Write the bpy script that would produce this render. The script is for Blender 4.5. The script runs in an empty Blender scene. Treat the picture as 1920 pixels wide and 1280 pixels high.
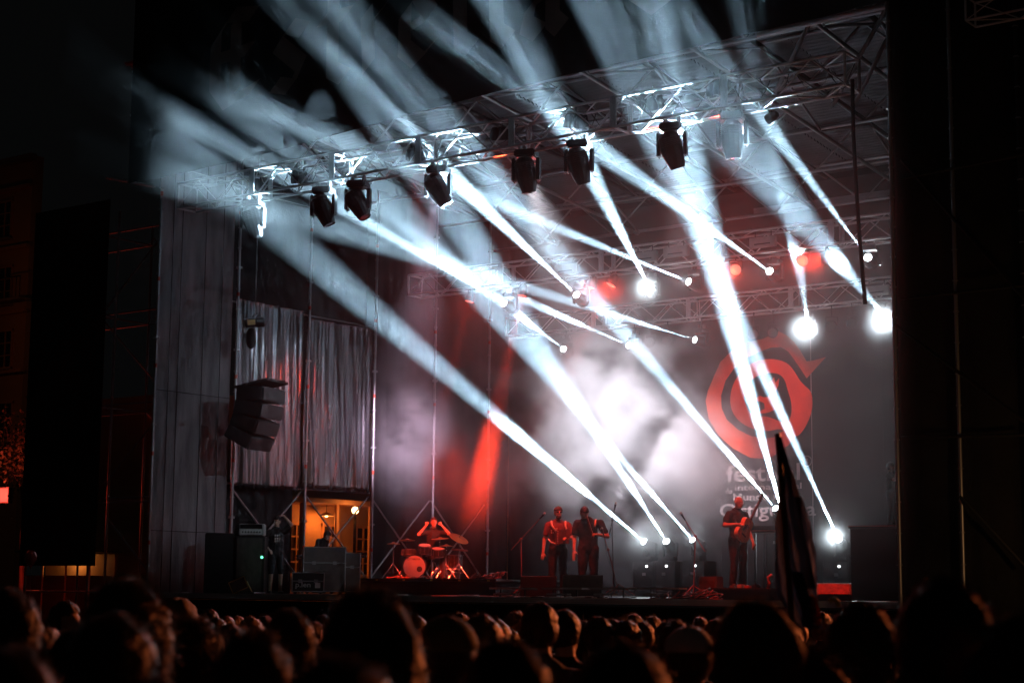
import bpy, bmesh, math, random
from mathutils import Vector, Matrix, noise, Euler
random.seed(7)
R = math.radians
sc = bpy.context.scene
COL = sc.collection

# ------------------------------------------------------------------ camera, world, exposure
F_PX = 3250.0                                   # focal length in pixels of a 1920 wide picture (61 mm)
PITCH, YAW, ROLL = math.atan(460 / F_PX), R(36.8), R(0.5)
EYE = Vector((0, 0, 1.9))
FWD = Vector((-math.sin(YAW) * math.cos(PITCH), math.cos(YAW) * math.cos(PITCH), math.sin(PITCH)))
_r = Vector((math.cos(YAW), math.sin(YAW), 0)); _u = _r.cross(FWD)
RT = _r * math.cos(ROLL) + _u * math.sin(ROLL); UP = _u * math.cos(ROLL) - _r * math.sin(ROLL)
cam = bpy.data.objects.new('camera', bpy.data.cameras.new('camera')); COL.objects.link(cam)
_m = Matrix((RT, UP, -FWD)).transposed().to_4x4(); _m.translation = EYE; cam.matrix_world = _m
cam.data.lens = 36 * F_PX / 1920; cam.data.clip_end = 600
cam.data.dof.use_dof = True; cam.data.dof.focus_distance = 37; cam.data.dof.aperture_fstop = 3.6
sc.camera = cam
world = bpy.data.worlds.new('World'); sc.world = world; world.use_nodes = True
world.node_tree.nodes['Background'].inputs[0].default_value = (.0016, .0017, .0018, 1)
world.node_tree.nodes['Background'].inputs[1].default_value = 1.0
vs = sc.view_settings; vs.view_transform = 'Standard'; vs.look = 'None'; vs.exposure = 0; vs.gamma = 1
sc.cycles.volume_bounces = 2; sc.cycles.max_bounces = 4; sc.cycles.transparent_max_bounces = 12
sc.cycles.volume_step_rate = 2.8; sc.cycles.volume_max_steps = 256
sc.cycles.sample_clamp_indirect = 4.0; sc.cycles.use_adaptive_sampling = True; sc.cycles.adaptive_threshold = .04

def at(px, py, X=None, Y=None, Z=None):
    """point of the place that the photograph shows at a pixel, on a known plane of the stage"""
    d = FWD + RT * ((px - 960) / F_PX) + UP * ((640 - py) / F_PX)
    t = X / d.x if X is not None else Y / d.y if Y is not None else (Z - EYE.z) / d.z
    return EYE + d * t

DECK = 1.7            # deck height
XL, XR = -30.0, -12.0 # side walls of the stage
YF, YB = 27.0, 40.0   # front edge of the deck, back wall

# ------------------------------------------------------------------ materials
def mat(name, col, rough=.6, metal=0., var=.25, scale=6., bump=0., bscale=40., coat=0., trans=0., spec=.5, stretch=None):
    m = bpy.data.materials.new(name); m.use_nodes = True; nt = m.node_tree; b = nt.nodes['Principled BSDF']
    tc = nt.nodes.new('ShaderNodeTexCoord'); vec = tc.outputs['Object']
    if stretch:
        mp = nt.nodes.new('ShaderNodeMapping'); mp.inputs['Scale'].default_value = stretch
        nt.links.new(vec, mp.inputs[0]); vec = mp.outputs[0]
    n = nt.nodes.new('ShaderNodeTexNoise'); n.inputs['Scale'].default_value = scale; n.inputs['Detail'].default_value = 5
    nt.links.new(vec, n.inputs['Vector'])
    mr = nt.nodes.new('ShaderNodeMapRange'); mr.inputs[1].default_value = .3; mr.inputs[2].default_value = .7
    mr.inputs[3].default_value = 1 - var; mr.inputs[4].default_value = 1 + var
    nt.links.new(n.outputs[0], mr.inputs[0])
    mx = nt.nodes.new('ShaderNodeVectorMath'); mx.operation = 'SCALE'; mx.inputs[0].default_value = col
    nt.links.new(mr.outputs[0], mx.inputs['Scale']); nt.links.new(mx.outputs[0], b.inputs['Base Color'])
    rr = nt.nodes.new('ShaderNodeMapRange'); rr.inputs[3].default_value = max(.03, rough - .12); rr.inputs[4].default_value = min(1, rough + .12)
    nt.links.new(n.outputs[0], rr.inputs[0]); nt.links.new(rr.outputs[0], b.inputs['Roughness'])
    b.inputs['Metallic'].default_value = metal; b.inputs['Specular IOR Level'].default_value = spec
    b.inputs['Coat Weight'].default_value = coat; b.inputs['Transmission Weight'].default_value = trans
    if bump:
        n2 = nt.nodes.new('ShaderNodeTexNoise'); n2.inputs['Scale'].default_value = bscale; n2.inputs['Detail'].default_value = 6
        nt.links.new(vec, n2.inputs['Vector'])
        bp = nt.nodes.new('ShaderNodeBump'); bp.inputs['Strength'].default_value = bump; bp.inputs['Distance'].default_value = .03
        nt.links.new(n2.outputs[0], bp.inputs['Height']); nt.links.new(bp.outputs[0], b.inputs['Normal'])
    return m

def glow(name, col, strength):
    m = bpy.data.materials.new(name); m.use_nodes = True; nt = m.node_tree; b = nt.nodes['Principled BSDF']
    b.inputs['Base Color'].default_value = (.05, .05, .05, 1); b.inputs['Roughness'].default_value = .2
    b.inputs['Emission Color'].default_value = (*col, 1); b.inputs['Emission Strength'].default_value = strength
    m.cycles.emission_sampling = 'NONE'
    return m

M = dict(
    alu=mat('aluminium_tube', (.74, .75, .76), .42, .25, .15, 9),
    steel=mat('galvanised_steel', (.42, .43, .44), .45, .8, .25, 8),
    darksteel=mat('dark_steel', (.06, .06, .062), .5, .6, .3, 8),
    black=mat('black_plastic', (.018, .018, .02), .42, 0, .3, 14, .1, 60),
    blackbox=mat('black_textured_paint', (.022, .021, .022), .6, 0, .3, 10, .25, 120),
    lens=mat('dark_lens_glass', (.03, .035, .04), .12, 0, .1, 4, coat=.6),
    grey=mat('pale_grey_casing', (.42, .43, .42), .5, .1, .15, 6),
    ring=mat('red_marker_band', (.55, .06, .02), .5, 0, .15, 10),
    tarp=mat('grey_tarpaulin', (.34, .34, .36), .62, 0, .4, 2.2, .35, 9, stretch=(1, 1.6, .35)),
    foil=mat('glossy_black_sheeting', (.40, .42, .45), .24, .95, .4, 4, .3, 6, stretch=(1, 1, .12)),
    drape=mat('black_drape', (.012, .012, .014), .7, 0, .3, 1.5, .3, 7),
    backdrop=mat('charcoal_banner_cloth', (.010, .009, .011), .7, 0, .22, 1.3, .2, 60),
    orange=mat('orange_red_print', (.66, .06, .02), .7, 0, .12, 2.5, .15, 60),
    pink=mat('pale_print', (.40, .33, .33), .7, 0, .1, 3, .15, 60),
    net=mat('dark_scaffold_net', (.030, .026, .022), .85, 0, .35, 1.5, .3, 5),
    fascia=mat('black_fascia_cloth', (.012, .012, .013), .8, 0, .2, 1, .1, 30),
    fprint=mat('dark_brown_print', (.20, .14, .12), .8, 0, .2, 1.5),
    poster=mat('dark_red_poster', (.030, .012, .010), .8, 0, .3, 1),
    pprint=mat('faded_print', (.075, .035, .03), .8, 0, .2, 2),
    roof=mat('corrugated_metal', (.11, .11, .115), .6, .3, .3, 1.6, .15, 20),
    deck=mat('black_stage_plywood', (.03, .028, .028), .55, 0, .35, 2.5, .3, 30),
    ground=mat('dark_paving', (.05, .048, .046), .85, 0, .4, 1.2, .3, 20),
    skirt=mat('black_stage_skirt', (.012, .012, .012), .85, 0, .3, 2),
    cable=mat('black_cable', (.012, .012, .012), .5),
    redcable_redlit=mat('red_cable_and_redlit_parts', (.36, .10, .08), .8, 0, .4, 12, .3, 30),  # red also puts the red stage light into edges, pad and wedge face
    case=mat('brown_flight_case', (.10, .085, .075), .6, 0, .3, 5, .1, 40),
    white=mat('white_print', (.75, .74, .72), .7, 0, .08, 8),
    chrome=mat('chrome', (.72, .72, .74), .2, 1, .08, 8),
    drumshell=mat('black_lacquer', (.02, .018, .02), .2, 0, .2, 4, coat=.6),
    drumfront=mat('dark_grey_drum_head', (.26, .26, .26), .7, 0, .12, 4),
    drumhead=mat('grey_drum_head', (.30, .30, .30), .7, 0, .12, 4),
    brass=mat('cymbal_bronze', (.62, .40, .17), .32, .9, .15, 10),
    wood=mat('spruce_guitar_top', (.60, .34, .15), .4, 0, .2, 3, stretch=(1, 8, 1)),
    darkwood=mat('dark_rosewood', (.10, .045, .028), .45, 0, .25, 5),
    acc=mat('dark_red_accordion', (.16, .05, .03), .35, 0, .25, 9, coat=.3),
    skin=mat('skin', (.56, .36, .27), .55, 0, .12, 10),
    shirt=mat('black_shirt', (.022, .021, .023), .85, 0, .3, 8, .4, 14),
    redshirt=mat('dark_red_shirt', (.20, .06, .05), .85, 0, .25, 8, .4, 14),
    trousers=mat('dark_trousers', (.024, .024, .028), .85, 0, .3, 8, .4, 12),
    shoe=mat('dark_shoe', (.02, .02, .02), .6),
    hairblack=mat('dark_hair', (.018, .013, .011), .5, 0, .4, 18, .5, 45),
    hairbrown=mat('brown_hair', (.06, .032, .018), .5, 0, .4, 18, .5, 45),
    hairfair=mat('fair_hair', (.22, .13, .06), .5, 0, .4, 18, .5, 45),
    cap=mat('olive_cap', (.20, .18, .06), .8, 0, .2, 6, .2, 40),
    whitecap=mat('white_cap', (.60, .62, .64), .8, 0, .1, 6),
    hood=mat('olive_hood', (.16, .13, .09), .85, 0, .25, 6, .3, 20),
    c1=mat('navy_jacket', (.03, .033, .05), .85, 0, .3, 6, .4, 16), c2=mat('brown_jacket', (.09, .055, .035), .85, 0, .3, 6, .4, 16),
    c3=mat('grey_pullover', (.10, .10, .105), .9, 0, .3, 6, .4, 16), c4=mat('black_jacket', (.02, .02, .022), .7, 0, .3, 6, .4, 16),
    flagcloth=mat('dark_flag_cloth', (.030, .032, .040), .8, 0, .3, 2.2, .2, 20),
    flagblue=mat('blue_flag_cloth', (.06, .09, .22), .8, 0, .3, 4), flaggold=mat('orange_flag_cloth', (.45, .20, .05), .8, 0, .3, 4),
    wall=mat('ochre_render', (.42, .30, .18), .85, 0, .2, 1.5, .2, 20), trim=mat('painted_timber_trim', (.5, .3, .16), .7, 0, .15, 4),
    pane=mat('dark_window_glass', (.03, .028, .025), .12, 0, .1, 3), stone=mat('grey_granite', (.26, .24, .22), .85, 0, .25, 3, .3, 25),
    balloon=mat('red_balloon', (.62, .10, .09), .25, 0, .05, 3), leaf=mat('dark_leaf', (.05, .07, .03), .7, 0, .4, 6),
    bottle=mat('pale_bottle', (.6, .62, .6), .2, 0, .1, 6), band=mat('yellow_green_band', (.55, .60, .10), .6),
    g_white=glow('lit_white_lens', (.86, .95, 1), 30), g_red=glow('lit_red_lens', (1, .20, .15), 1.35), g_warm=glow('lit_warm_lamp', (1, .55, .2), 12),
    g_led=glow('small_white_indicator', (.9, .95, 1), 5), g_green=glow('green_indicator', (.1, 1, .4), 4),
    g_sign=glow('red_lit_sign', (1, .07, .05), 1.5), g_ledoff=mat('led_cells', (.5, .48, .46), .3),
)

def sheer(name, col):
    m = mat(name, col, .8, 0, .3, 2.2, .2, 20); nt = m.node_tree; b = nt.nodes['Principled BSDF']; out = nt.nodes['Material Output']
    t = nt.nodes.new('ShaderNodeBsdfTranslucent'); t.inputs[0].default_value = (*col, 1); mx = nt.nodes.new('ShaderNodeMixShader'); mx.inputs[0].default_value = .55
    nt.links.new(b.outputs[0], mx.inputs[1]); nt.links.new(t.outputs[0], mx.inputs[2]); nt.links.new(mx.outputs[0], out.inputs['Surface']); return m
M['flagcloth'] = sheer('dark_flag_cloth', (.09, .10, .13)); M['flagblue'] = sheer('blue_flag_cloth', (.10, .14, .34)); M['flaggold'] = sheer('orange_flag_cloth', (.6, .26, .06)); M['flagpale'] = sheer('pale_flag_cloth', (.55, .60, .65))
# ------------------------------------------------------------------ object helpers
def link(o, parent=None):
    COL.objects.link(o)
    if parent is not None:
        o.parent = parent
        o.matrix_parent_inverse = Matrix.LocRotScale(parent.location, parent.rotation_euler, parent.scale).inverted()
    return o
def thing(name, label, cat, loc=(0, 0, 0), group=None):
    o = bpy.data.objects.new(name, None); o.empty_display_size = .2; COL.objects.link(o); o.location = loc
    o['label'] = label; o['category'] = cat
    if group: o['group'] = group
    return o
def tag(o, label, cat, group=None):
    o['label'] = label; o['category'] = cat
    if group: o['group'] = group
    return o
def obj(name, bm_or_me, m, parent=None, smooth=False, kind=None):
    if isinstance(bm_or_me, bmesh.types.BMesh):
        me = bpy.data.meshes.new(name); bm_or_me.normal_update(); bm_or_me.to_mesh(me); bm_or_me.free()
    else: me = bm_or_me
    if m is not None and not me.materials: me.materials.append(M[m] if isinstance(m, str) else m)
    if smooth:
        for p in me.polygons: p.use_smooth = True
    o = bpy.data.objects.new(name, me)
    if kind: o['kind'] = kind
    return link(o, parent)
_unit = {}
def unit(shape, m):
    k = (shape, m)
    if k not in _unit:
        bm = bmesh.new()
        if shape == 'rod':
            bmesh.ops.create_cone(bm, cap_ends=True, segments=8, radius1=1, radius2=1, depth=1)
            bmesh.ops.translate(bm, vec=(0, 0, .5), verts=bm.verts)
        elif shape == 'box': bmesh.ops.create_cube(bm, size=1)
        elif shape == 'ball': bmesh.ops.create_uvsphere(bm, u_segments=12, v_segments=8, radius=1)
        me = bpy.data.meshes.new(shape); bm.to_mesh(me); bm.free(); me.materials.append(M[m])
        if shape != 'box':
            for p in me.polygons: p.use_smooth = shape == 'ball' or abs(p.normal.z) < .5
        _unit[k] = me
    return _unit[k]
def place(name, me, mtx, parent):
    o = bpy.data.objects.new(name, me); o.matrix_basis = mtx
    return link(o, parent)
def rod(name, a, b, r, m, parent):
    a, b = Vector(a), Vector(b); d = b - a
    q = d.to_track_quat('Z', 'Y')
    return place(name, unit('rod', m), Matrix.LocRotScale(a, q, (r, r, d.length)), parent)
def cube(name, lo, hi, m, parent=None, bev=0.0):
    lo, hi = Vector(lo), Vector(hi)
    if parent is not None and not bev:
        return place(name, unit('box', m), Matrix.LocRotScale((lo + hi) / 2, None, hi - lo), parent)
    bm = bmesh.new(); bmesh.ops.create_cube(bm, size=1, matrix=Matrix.LocRotScale((lo + hi) / 2, None, hi - lo))
    if bev: bmesh.ops.bevel(bm, geom=bm.edges[:], offset=bev, segments=2, affect='EDGES')
    return obj(name, bm, m, parent)
def obox(name, size, mtx, m, parent, bev=.01):
    bm = bmesh.new(); bmesh.ops.create_cube(bm, size=1, matrix=Matrix.LocRotScale((0, 0, 0), None, size))
    if bev: bmesh.ops.bevel(bm, geom=bm.edges[:], offset=bev, segments=2, affect='EDGES')
    o = obj(name, bm, m); COL.objects.unlink(o); o.matrix_basis = mtx
    return link(o, parent)
def lathe_bm(prof, seg=20):
    bm = bmesh.new(); rings = []
    for r, z in prof:
        rings.append([bm.verts.new((r * math.cos(2 * math.pi * i / seg), r * math.sin(2 * math.pi * i / seg), z)) for i in range(seg)] if r > 1e-5 else [bm.verts.new((0, 0, z))])
    for A, B in zip(rings, rings[1:]):
        for i in range(seg):
            j = (i + 1) % seg
            if len(A) == 1 and len(B) == 1: continue
            if len(A) == 1: bm.faces.new((A[0], B[i], B[j]))
            elif len(B) == 1: bm.faces.new((A[i], A[j], B[0]))
            else: bm.faces.new((A[i], A[j], B[j], B[i]))
    bmesh.ops.recalc_face_normals(bm, faces=bm.faces)
    return bm
_lathes = {}
def lathe(name, prof, m, mtx, parent, seg=20, smooth=True):
    k = (tuple(prof), m, seg)
    if k not in _lathes:
        me = bpy.data.meshes.new(name); bm = lathe_bm(prof, seg); bm.to_mesh(me); bm.free(); me.materials.append(M[m])
        if smooth:
            for p in me.polygons: p.use_smooth = True
            try: me.set_sharp_from_angle(angle=R(40))
            except Exception: pass
        _lathes[k] = me
    return place(name, _lathes[k], mtx, parent)
def aim(p, d, roll=0):
    """matrix at p whose local +Z points along d"""
    return Matrix.LocRotScale(Vector(p), Vector(d).to_track_quat('Z', 'Y'), None) @ Matrix.Rotation(roll, 4, 'Z')
def tube_bm(pts, r, seg=8, bm=None):
    bm = bm or bmesh.new(); rings = []; pts = [Vector(p) for p in pts]
    for i, p in enumerate(pts):
        d = (pts[min(i + 1, len(pts) - 1)] - pts[max(i - 1, 0)]).normalized()
        s = d.cross(Vector((0, 0, 1)))
        if s.length < .01: s = Vector((1, 0, 0))
        s.normalize(); t = d.cross(s); rr = r[i] if isinstance(r, (list, tuple)) else r
        rings.append([bm.verts.new(p + (s * math.cos(2 * math.pi * k / seg) + t * math.sin(2 * math.pi * k / seg)) * rr) for k in range(seg)])
    for A, B in zip(rings, rings[1:]):
        for k in range(seg): bm.faces.new((A[k], A[(k + 1) % seg], B[(k + 1) % seg], B[k]))
    bm.faces.new(rings[0][::-1]); bm.faces.new(rings[-1])
    return bm
def light(name, kind, p, q, power, col, parent, size=None, blend=.35, soft=.09):
    l = bpy.data.lights.new(name, kind); l.energy = power; l.color = col; l.shadow_soft_size = soft
    if kind == 'SPOT': l.spot_size = R(size); l.spot_blend = blend
    o = bpy.data.objects.new(name, l)
    o.matrix_basis = Matrix.LocRotScale(Vector(p), (Vector(q) - Vector(p)).to_track_quat('-Z', 'Y') if q is not None else None, None)
    return link(o, parent)

# ------------------------------------------------------------------ ground, stage, walls
g = cube('ground', (-140, -20, -.3), (90, 140, 0), 'ground'); g['kind'] = 'structure'
st = thing('stage', 'long black concert stage deck with dark skirt facing the crowd', 'stage', (-21, YF, 0))
for i in range(8):
    for j in range(6):
        x0 = -31 + i * 2.5; y0 = YF + j * 2.25
        cube('deck_panel', (x0 + .004, y0 + .004, DECK - .12), (x0 + 2.496, y0 + 2.246, DECK - random.random() * .004), 'deck', st)
for i in range(16):
    x0 = -31 + i * 1.25
    cube('skirt_panel', (x0 + .006, YF + .03, 0), (x0 + 1.244, YF + .06 + .02 * (i % 2), DECK - .13), 'skirt', st)
cube('edge_trim', (-31, YF - .03, DECK - .10), (-11, YF - .002, DECK + .012), 'alu', st)

def cloth(name, y0, y1, z0, z1, m, label, x=XL, amp=.02, folds=9, seed=0, axis='y', parent=None, cat='drape', ny=60, nz=26, ragged=0., converge=0.):
    """hanging sheet with vertical folds, 12 mm thick; axis y runs upstage, axis x across"""
    bm = bmesh.new(); V = []
    for i in range(ny + 1):
        col = []
        for k in range(nz + 1):
            u, v = i / ny, k / nz
            s = y0 + (y1 - y0) * u; z = z0 + (z1 - z0) * v
            n = noise.noise((u * folds + v * converge, seed, v * .5)) + .45 * noise.noise((u * folds * 2.4, seed + 5, v * .9)) + .07 * noise.noise((u * folds * 3, seed + 9, v * 9))
            d = amp * n
            if ragged and k == 0: z += ragged * (noise.noise((u * 30, seed, 1)) - .3)
            col.append(bm.verts.new((x + d, s, z) if axis == 'y' else (s, x + d, z)))
        V.append(col)
    for i in range(ny):
        for k in range(nz): bm.faces.new((V[i][k], V[i + 1][k], V[i + 1][k + 1], V[i][k + 1]))
    bmesh.ops.solidify(bm, geom=bm.faces[:], thickness=.012)
    o = obj(name, bm, m, parent, smooth=True)
    if parent is None: tag(o, label, cat)
    return o

WX = XL - .12
cloth('tarpaulin', 26.6, 29.0, DECK, 12.4, 'tarp', 'tall grey tarpaulin panel at the open end of the scaffold wall', WX, .012, 7, 1, ny=40)
tp = bpy.data.objects['tarpaulin']
for y in (27.02, 27.3, 28.05, 28.62): cube('seam', (WX + .02, y - .006, DECK), (WX + .032, y + .006, 12.3), 'darksteel', tp)
for z in (3.1, 6.3): cube('batten', (WX + .02, 26.62, z - .007), (WX + .034, 28.98, z + .007), 'darksteel', tp)
cloth('sheeting', 29.1, 31.5, 4.25, 8.75, 'foil', 'crumpled glossy black sheeting behind the hanging loudspeakers', WX, .075, 11, 3, ny=150, nz=50, ragged=.1, converge=1.6)
cloth('sheeting', 31.6, 34.1, 4.35, 8.6, 'foil', 'crumpled glossy black sheeting above the gap with the orange house', WX - .02, .075, 12, 17, ny=150, nz=50, ragged=.1, converge=1.6)
cloth('drape', 29.1, 34.1, 8.3, 12.4, 'drape', 'plain black drape over the glossy crumpled sheeting', WX - .22, .03, 14, 4)
cloth('drape', 34.15, YB + .1, DECK, 12.4, 'drape', 'black drape of the scaffold wall in the upstage corner behind the smoke', WX, .05, 22, 5)
cloth('drape', 29.1, 31.55, DECK, 4.4, 'drape', 'low black drape behind the stagehand and the amplifier stack', WX - .3, .03, 8, 6)
bd = thing('backdrop_banner', 'charcoal festival banner with orange ring emblem and pale lettering', 'banner', (-21, YB, DECK))
cloth('banner_cloth', XL, -9.5, DECK, 12.4, 'backdrop', '', YB, .012, 12, 8, axis='x', parent=bd, ny=120)
for px in (1350, 1522, 1655):
    p = at(px, 800, Y=YB - .03); cube('seam', (p.x - .012, YB - .032, DECK), (p.x + .012, YB - .028, 9.0), 'pink' if px == 1522 else 'backdrop', bd)
a = at(1540, 381, Y=YB - .1); b = at(1678, 362, Y=YB - .1)
cube('webbing_strip', (a.x - 2, YB - .06, a.z - .12), (b.x + 4, YB - .03, a.z + .12), 'steel', bd)

# emblem and lettering of the backdrop: flat print a few millimetres proud of the cloth
def zp(x, y): return at(1290 + x * 300 / 1280, 580 + y * 300 / 1280, Y=YB - .03)
def smooth_poly(pts, n=3):
    for _ in range(n):
        q = []
        for i, p in enumerate(pts):
            nx = pts[(i + 1) % len(pts)]
            q += [(p[0] * .75 + nx[0] * .25, p[1] * .75 + nx[1] * .25), (p[0] * .25 + nx[0] * .75, p[1] * .25 + nx[1] * .75)]
        pts = q
    return pts
def flat(name, outer, holes, m, parent, conv, y):
    cu = bpy.data.curves.new(name, 'CURVE'); cu.dimensions = '2D'; cu.fill_mode = 'FRONT'; cu.extrude = .003
    for loop in [outer] + list(holes):
        s = cu.splines.new('POLY'); s.points.add(len(loop) - 1); s.use_cyclic_u = True
        for p, pt in zip(loop, s.points): w = conv(*p); pt.co = (w.x, w.z, 0, 1)
    t = bpy.data.objects.new('tmp', cu); me = bpy.data.meshes.new_from_object(t); bpy.data.objects.remove(t)
    me.materials.clear(); me.materials.append(M[m])
    o = bpy.data.objects.new(name, me); o.matrix_basis = Matrix.Translation((0, y, 0)) @ Matrix.Rotation(R(90), 4, 'X')
    return link(o, parent)
ring = [(720, 172), (790, 205), (850, 260), (900, 330), (950, 415), (1000, 408), (1105, 380), (1050, 440), (950, 550), (905, 480), (850, 400), (800, 335), (740, 300), (660, 305), (560, 345), (460, 390), (370, 470), (300, 570), (265, 690), (270, 790), (310, 880), (400, 960), (500, 1010), (620, 1030), (700, 1020), (715, 1000), (735, 985), (790, 960), (860, 1020), (800, 1090), (765, 1105), (730, 1085), (735, 1140), (640, 1195), (500, 1185), (360, 1110), (240, 1000), (165, 870), (142, 730), (160, 650), (210, 530), (260, 420), (360, 320), (480, 260), (600, 235), (680, 195)]
ring2 = [(640, 395), (720, 400), (800, 430), (850, 490), (890, 560), (930, 605), (990, 655), (1000, 770), (980, 860), (930, 960), (870, 1025), (800, 985), (730, 950), (660, 972), (560, 970), (440, 920), (370, 850), (335, 760), (345, 640), (390, 540), (460, 460), (550, 410)]
hole2 = [(680, 505), (740, 520), (780, 570), (800, 650), (830, 740), (830, 850), (790, 910), (700, 880), (620, 850), (540, 860), (480, 810), (445, 720), (460, 620), (520, 550), (600, 515)]
wolf = [(655, 585), (690, 540), (700, 585), (730, 550), (725, 605), (705, 650), (720, 740), (700, 800), (640, 825), (570, 835), (575, 810), (615, 795), (610, 750), (580, 735), (535, 735), (545, 705), (580, 690), (600, 700), (640, 700), (670, 650)]
flat('emblem_outer_ring', ring, [], 'orange', bd, zp, YB - .034)
flat('emblem_inner_ring', smooth_poly(ring2, 2), [smooth_poly(hole2, 2)], 'orange', bd, zp, YB - .036)
flat('emblem_figure', wolf, [], 'orange', bd, zp, YB - .036)
def text(name, s, m, parent, pos, height, width=None, yaw=0, bold=.0, shear=0, extr=.002):
    """lettering lying in the plane x-z; pos is its lower left corner"""
    cu = bpy.data.curves.new(name, 'FONT'); cu.body = s; cu.size = 1; cu.offset = bold; cu.extrude = extr; cu.shear = shear; cu.resolution_u = 3
    t = bpy.data.objects.new('tmp', cu); me = bpy.data.meshes.new_from_object(t); bpy.data.objects.remove(t)
    xs = [v.co.x for v in me.vertices]; w = max(xs) - min(xs); x0 = min(xs)
    k = height / .72
    for v in me.vertices: v.co.x = (v.co.x - x0) * ((width / w) if width else k); v.co.y *= k
    me.materials.clear(); me.materials.append(M[m])
    o = bpy.data.objects.new(name, me); o.matrix_basis = Matrix.Translation(Vector(pos)) @ Matrix.Rotation(yaw, 4, 'Z') @ Matrix.Rotation(R(90), 4, 'X')
    return link(o, parent)
def bt(s, x0, y0, x1, h):
    a = at(x0, y0, Y=YB - .04); b = at(x1, y0, Y=YB - .04)
    text('lettering', s, 'pink', bd, a, h, b.x - a.x, bold=.012)
S = 300 / 1280
bt('festival', 1362, 903, 1500, .44); bt('internacional', 1378, 919, 1503, .16); bt('do', 1361, 925, 1373, .13)
bt('Mundo Celta', 1375, 938, 1503, .19); bt('Ortigueira', 1350, 969, 1530, .36); bt('R', 1510, 868, 1516, .13)
p = at(1513, 864, Y=YB - .04)
obj('registered_ring', tube_bm([p + Vector((.13 * math.cos(t * .3142), 0, .13 * math.sin(t * .3142))) for t in range(21)], .012, 6), 'pink', bd)

# ------------------------------------------------------------------ scaffold wall of the stage side
sw = thing('scaffold_wall', 'galvanised tube scaffold with red marker bands along the tarpaulin side wall', 'scaffold', (XL, 26.5, DECK))
POLES = [26.52, 29.05, 31.54, 34.07, 36.56, 39.0]
for i, y in enumerate(POLES):
    rod('upright', (XL + .02, y, DECK if i else 0), (XL + .02, y, 10.7 if i == 0 else 12.3), .034, 'steel', sw)
    k = 0
    z = DECK + .25
    while z < 11.8:
        big = k % 4 == 3
        ro = lathe('rosette', [(0, 0), (.075 if big else .055, 0), (.075 if big else .055, .05 if big else .014), (0, .05 if big else .014)], 'steel', Matrix.Translation((XL + .02, y, z)), sw, 8)
        if k % 4 == 1: rod('marker_band', (XL + .02, y, z + .33), (XL + .02, y, z + .42), .037, 'ring', sw)
        z += .5; k += 1
for i in range(5):
    a, b = POLES[i], POLES[i + 1]
    for z in (4.3, 8.7, 11.5):
        if i: rod('ledger', (XL - .32, a, z), (XL - .32, b, z), .024, 'steel', sw)
    if i >= 1:
        rod('diagonal_brace', (XL - .05, a, 4.2), (XL - .05, b, 2.0), .024, 'steel', sw)
        rod('diagonal_brace', (XL - .11, b, 4.2), (XL - .11, a, 2.0), .024, 'steel', sw)
for z in (2.55, 2.62): rod('guard_rail', (XL - .17, 31.5, z), (XL - .17, 34.1, z + .1), .03, 'darksteel', sw)

# ------------------------------------------------------------------ roof
rf = thing('stage_roof', 'corrugated metal stage roof on tube rafters above the lighting trusses', 'roof', (-21, 26, 12))
def rz(y): return 14.0 - (y - 26) * .095
def corr():
    bm = bmesh.new(); rows = []
    n = 14 * 6 * 4
    for i in range(n + 1):
        y = 26.1 + 14.2 * i / n
        z = rz(y) + .028 * math.cos(i * math.pi / 2)
        rows.append((bm.verts.new((0, y, z)), bm.verts.new((2.38, y, z))))
    for A, B in zip(rows, rows[1:]): bm.faces.new((A[0], A[1], B[1], B[0]))
    me = bpy.data.meshes.new('corrugated_sheet'); bm.to_mesh(me); bm.free(); me.materials.append(M['roof'])
    for p in me.polygons: p.use_smooth = True
    return me
cme = corr()
for i in range(9): place('corrugated_sheet', cme, Matrix.Translation((-31 + i * 2.4, 0, .012 * (i % 2))), rf)
for i, y in enumerate((26.4, 29.0, 31.6, 34.2, 36.8, 39.4)):
    rod('purlin', (-31, y, rz(y) - .09), (-9.5, y, rz(y) - .09), .045, 'steel', rf)
    rod('lower_chord', (-31, y, rz(y) - 1.15), (-9.5, y, rz(y) - 1.15), .045, 'steel', rf)
    for k in range(17):
        x = -31 + k * 1.25
        rod('web_diagonal', (x, y, rz(y) - (.1 if k % 2 else 1.15)), (x + 1.25, y, rz(y) - (1.15 if k % 2 else .1)), .026, 'steel', rf)
for k in range(8):
    x = -30.6 + k * 2.7
    rod('rafter', (x, 26.2, rz(26.2) - .18), (x, 40, rz(40) - .18), .06, 'darksteel', rf)
    rod('rafter_tie', (x, 26.4, rz(26.4) - 1.22), (x, 39.4, rz(39.4) - 1.22), .045, 'steel', rf)
    for j in range(5): rod('rafter_brace', (x + .05, 26.4 + j * 2.6, rz(26.4 + j * 2.6) - (1.2 if j % 2 else .2)), (x + .05, 29 + j * 2.6, rz(29 + j * 2.6) - (.2 if j % 2 else 1.2)), .03, 'steel', rf)
p0 = at(1420, 66, Y=28.2); rod('tie_beam', p0, (-9.5, 28.2, p0.z + .1), .06, 'alu', rf)
for px, q in ((1440, 1530), (1560, 1660), (1600, 1690)):
    rod('tie_brace', at(px, 200, Y=28.25), at(q, 20, Y=28.25), .04, 'alu', rf)

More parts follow.
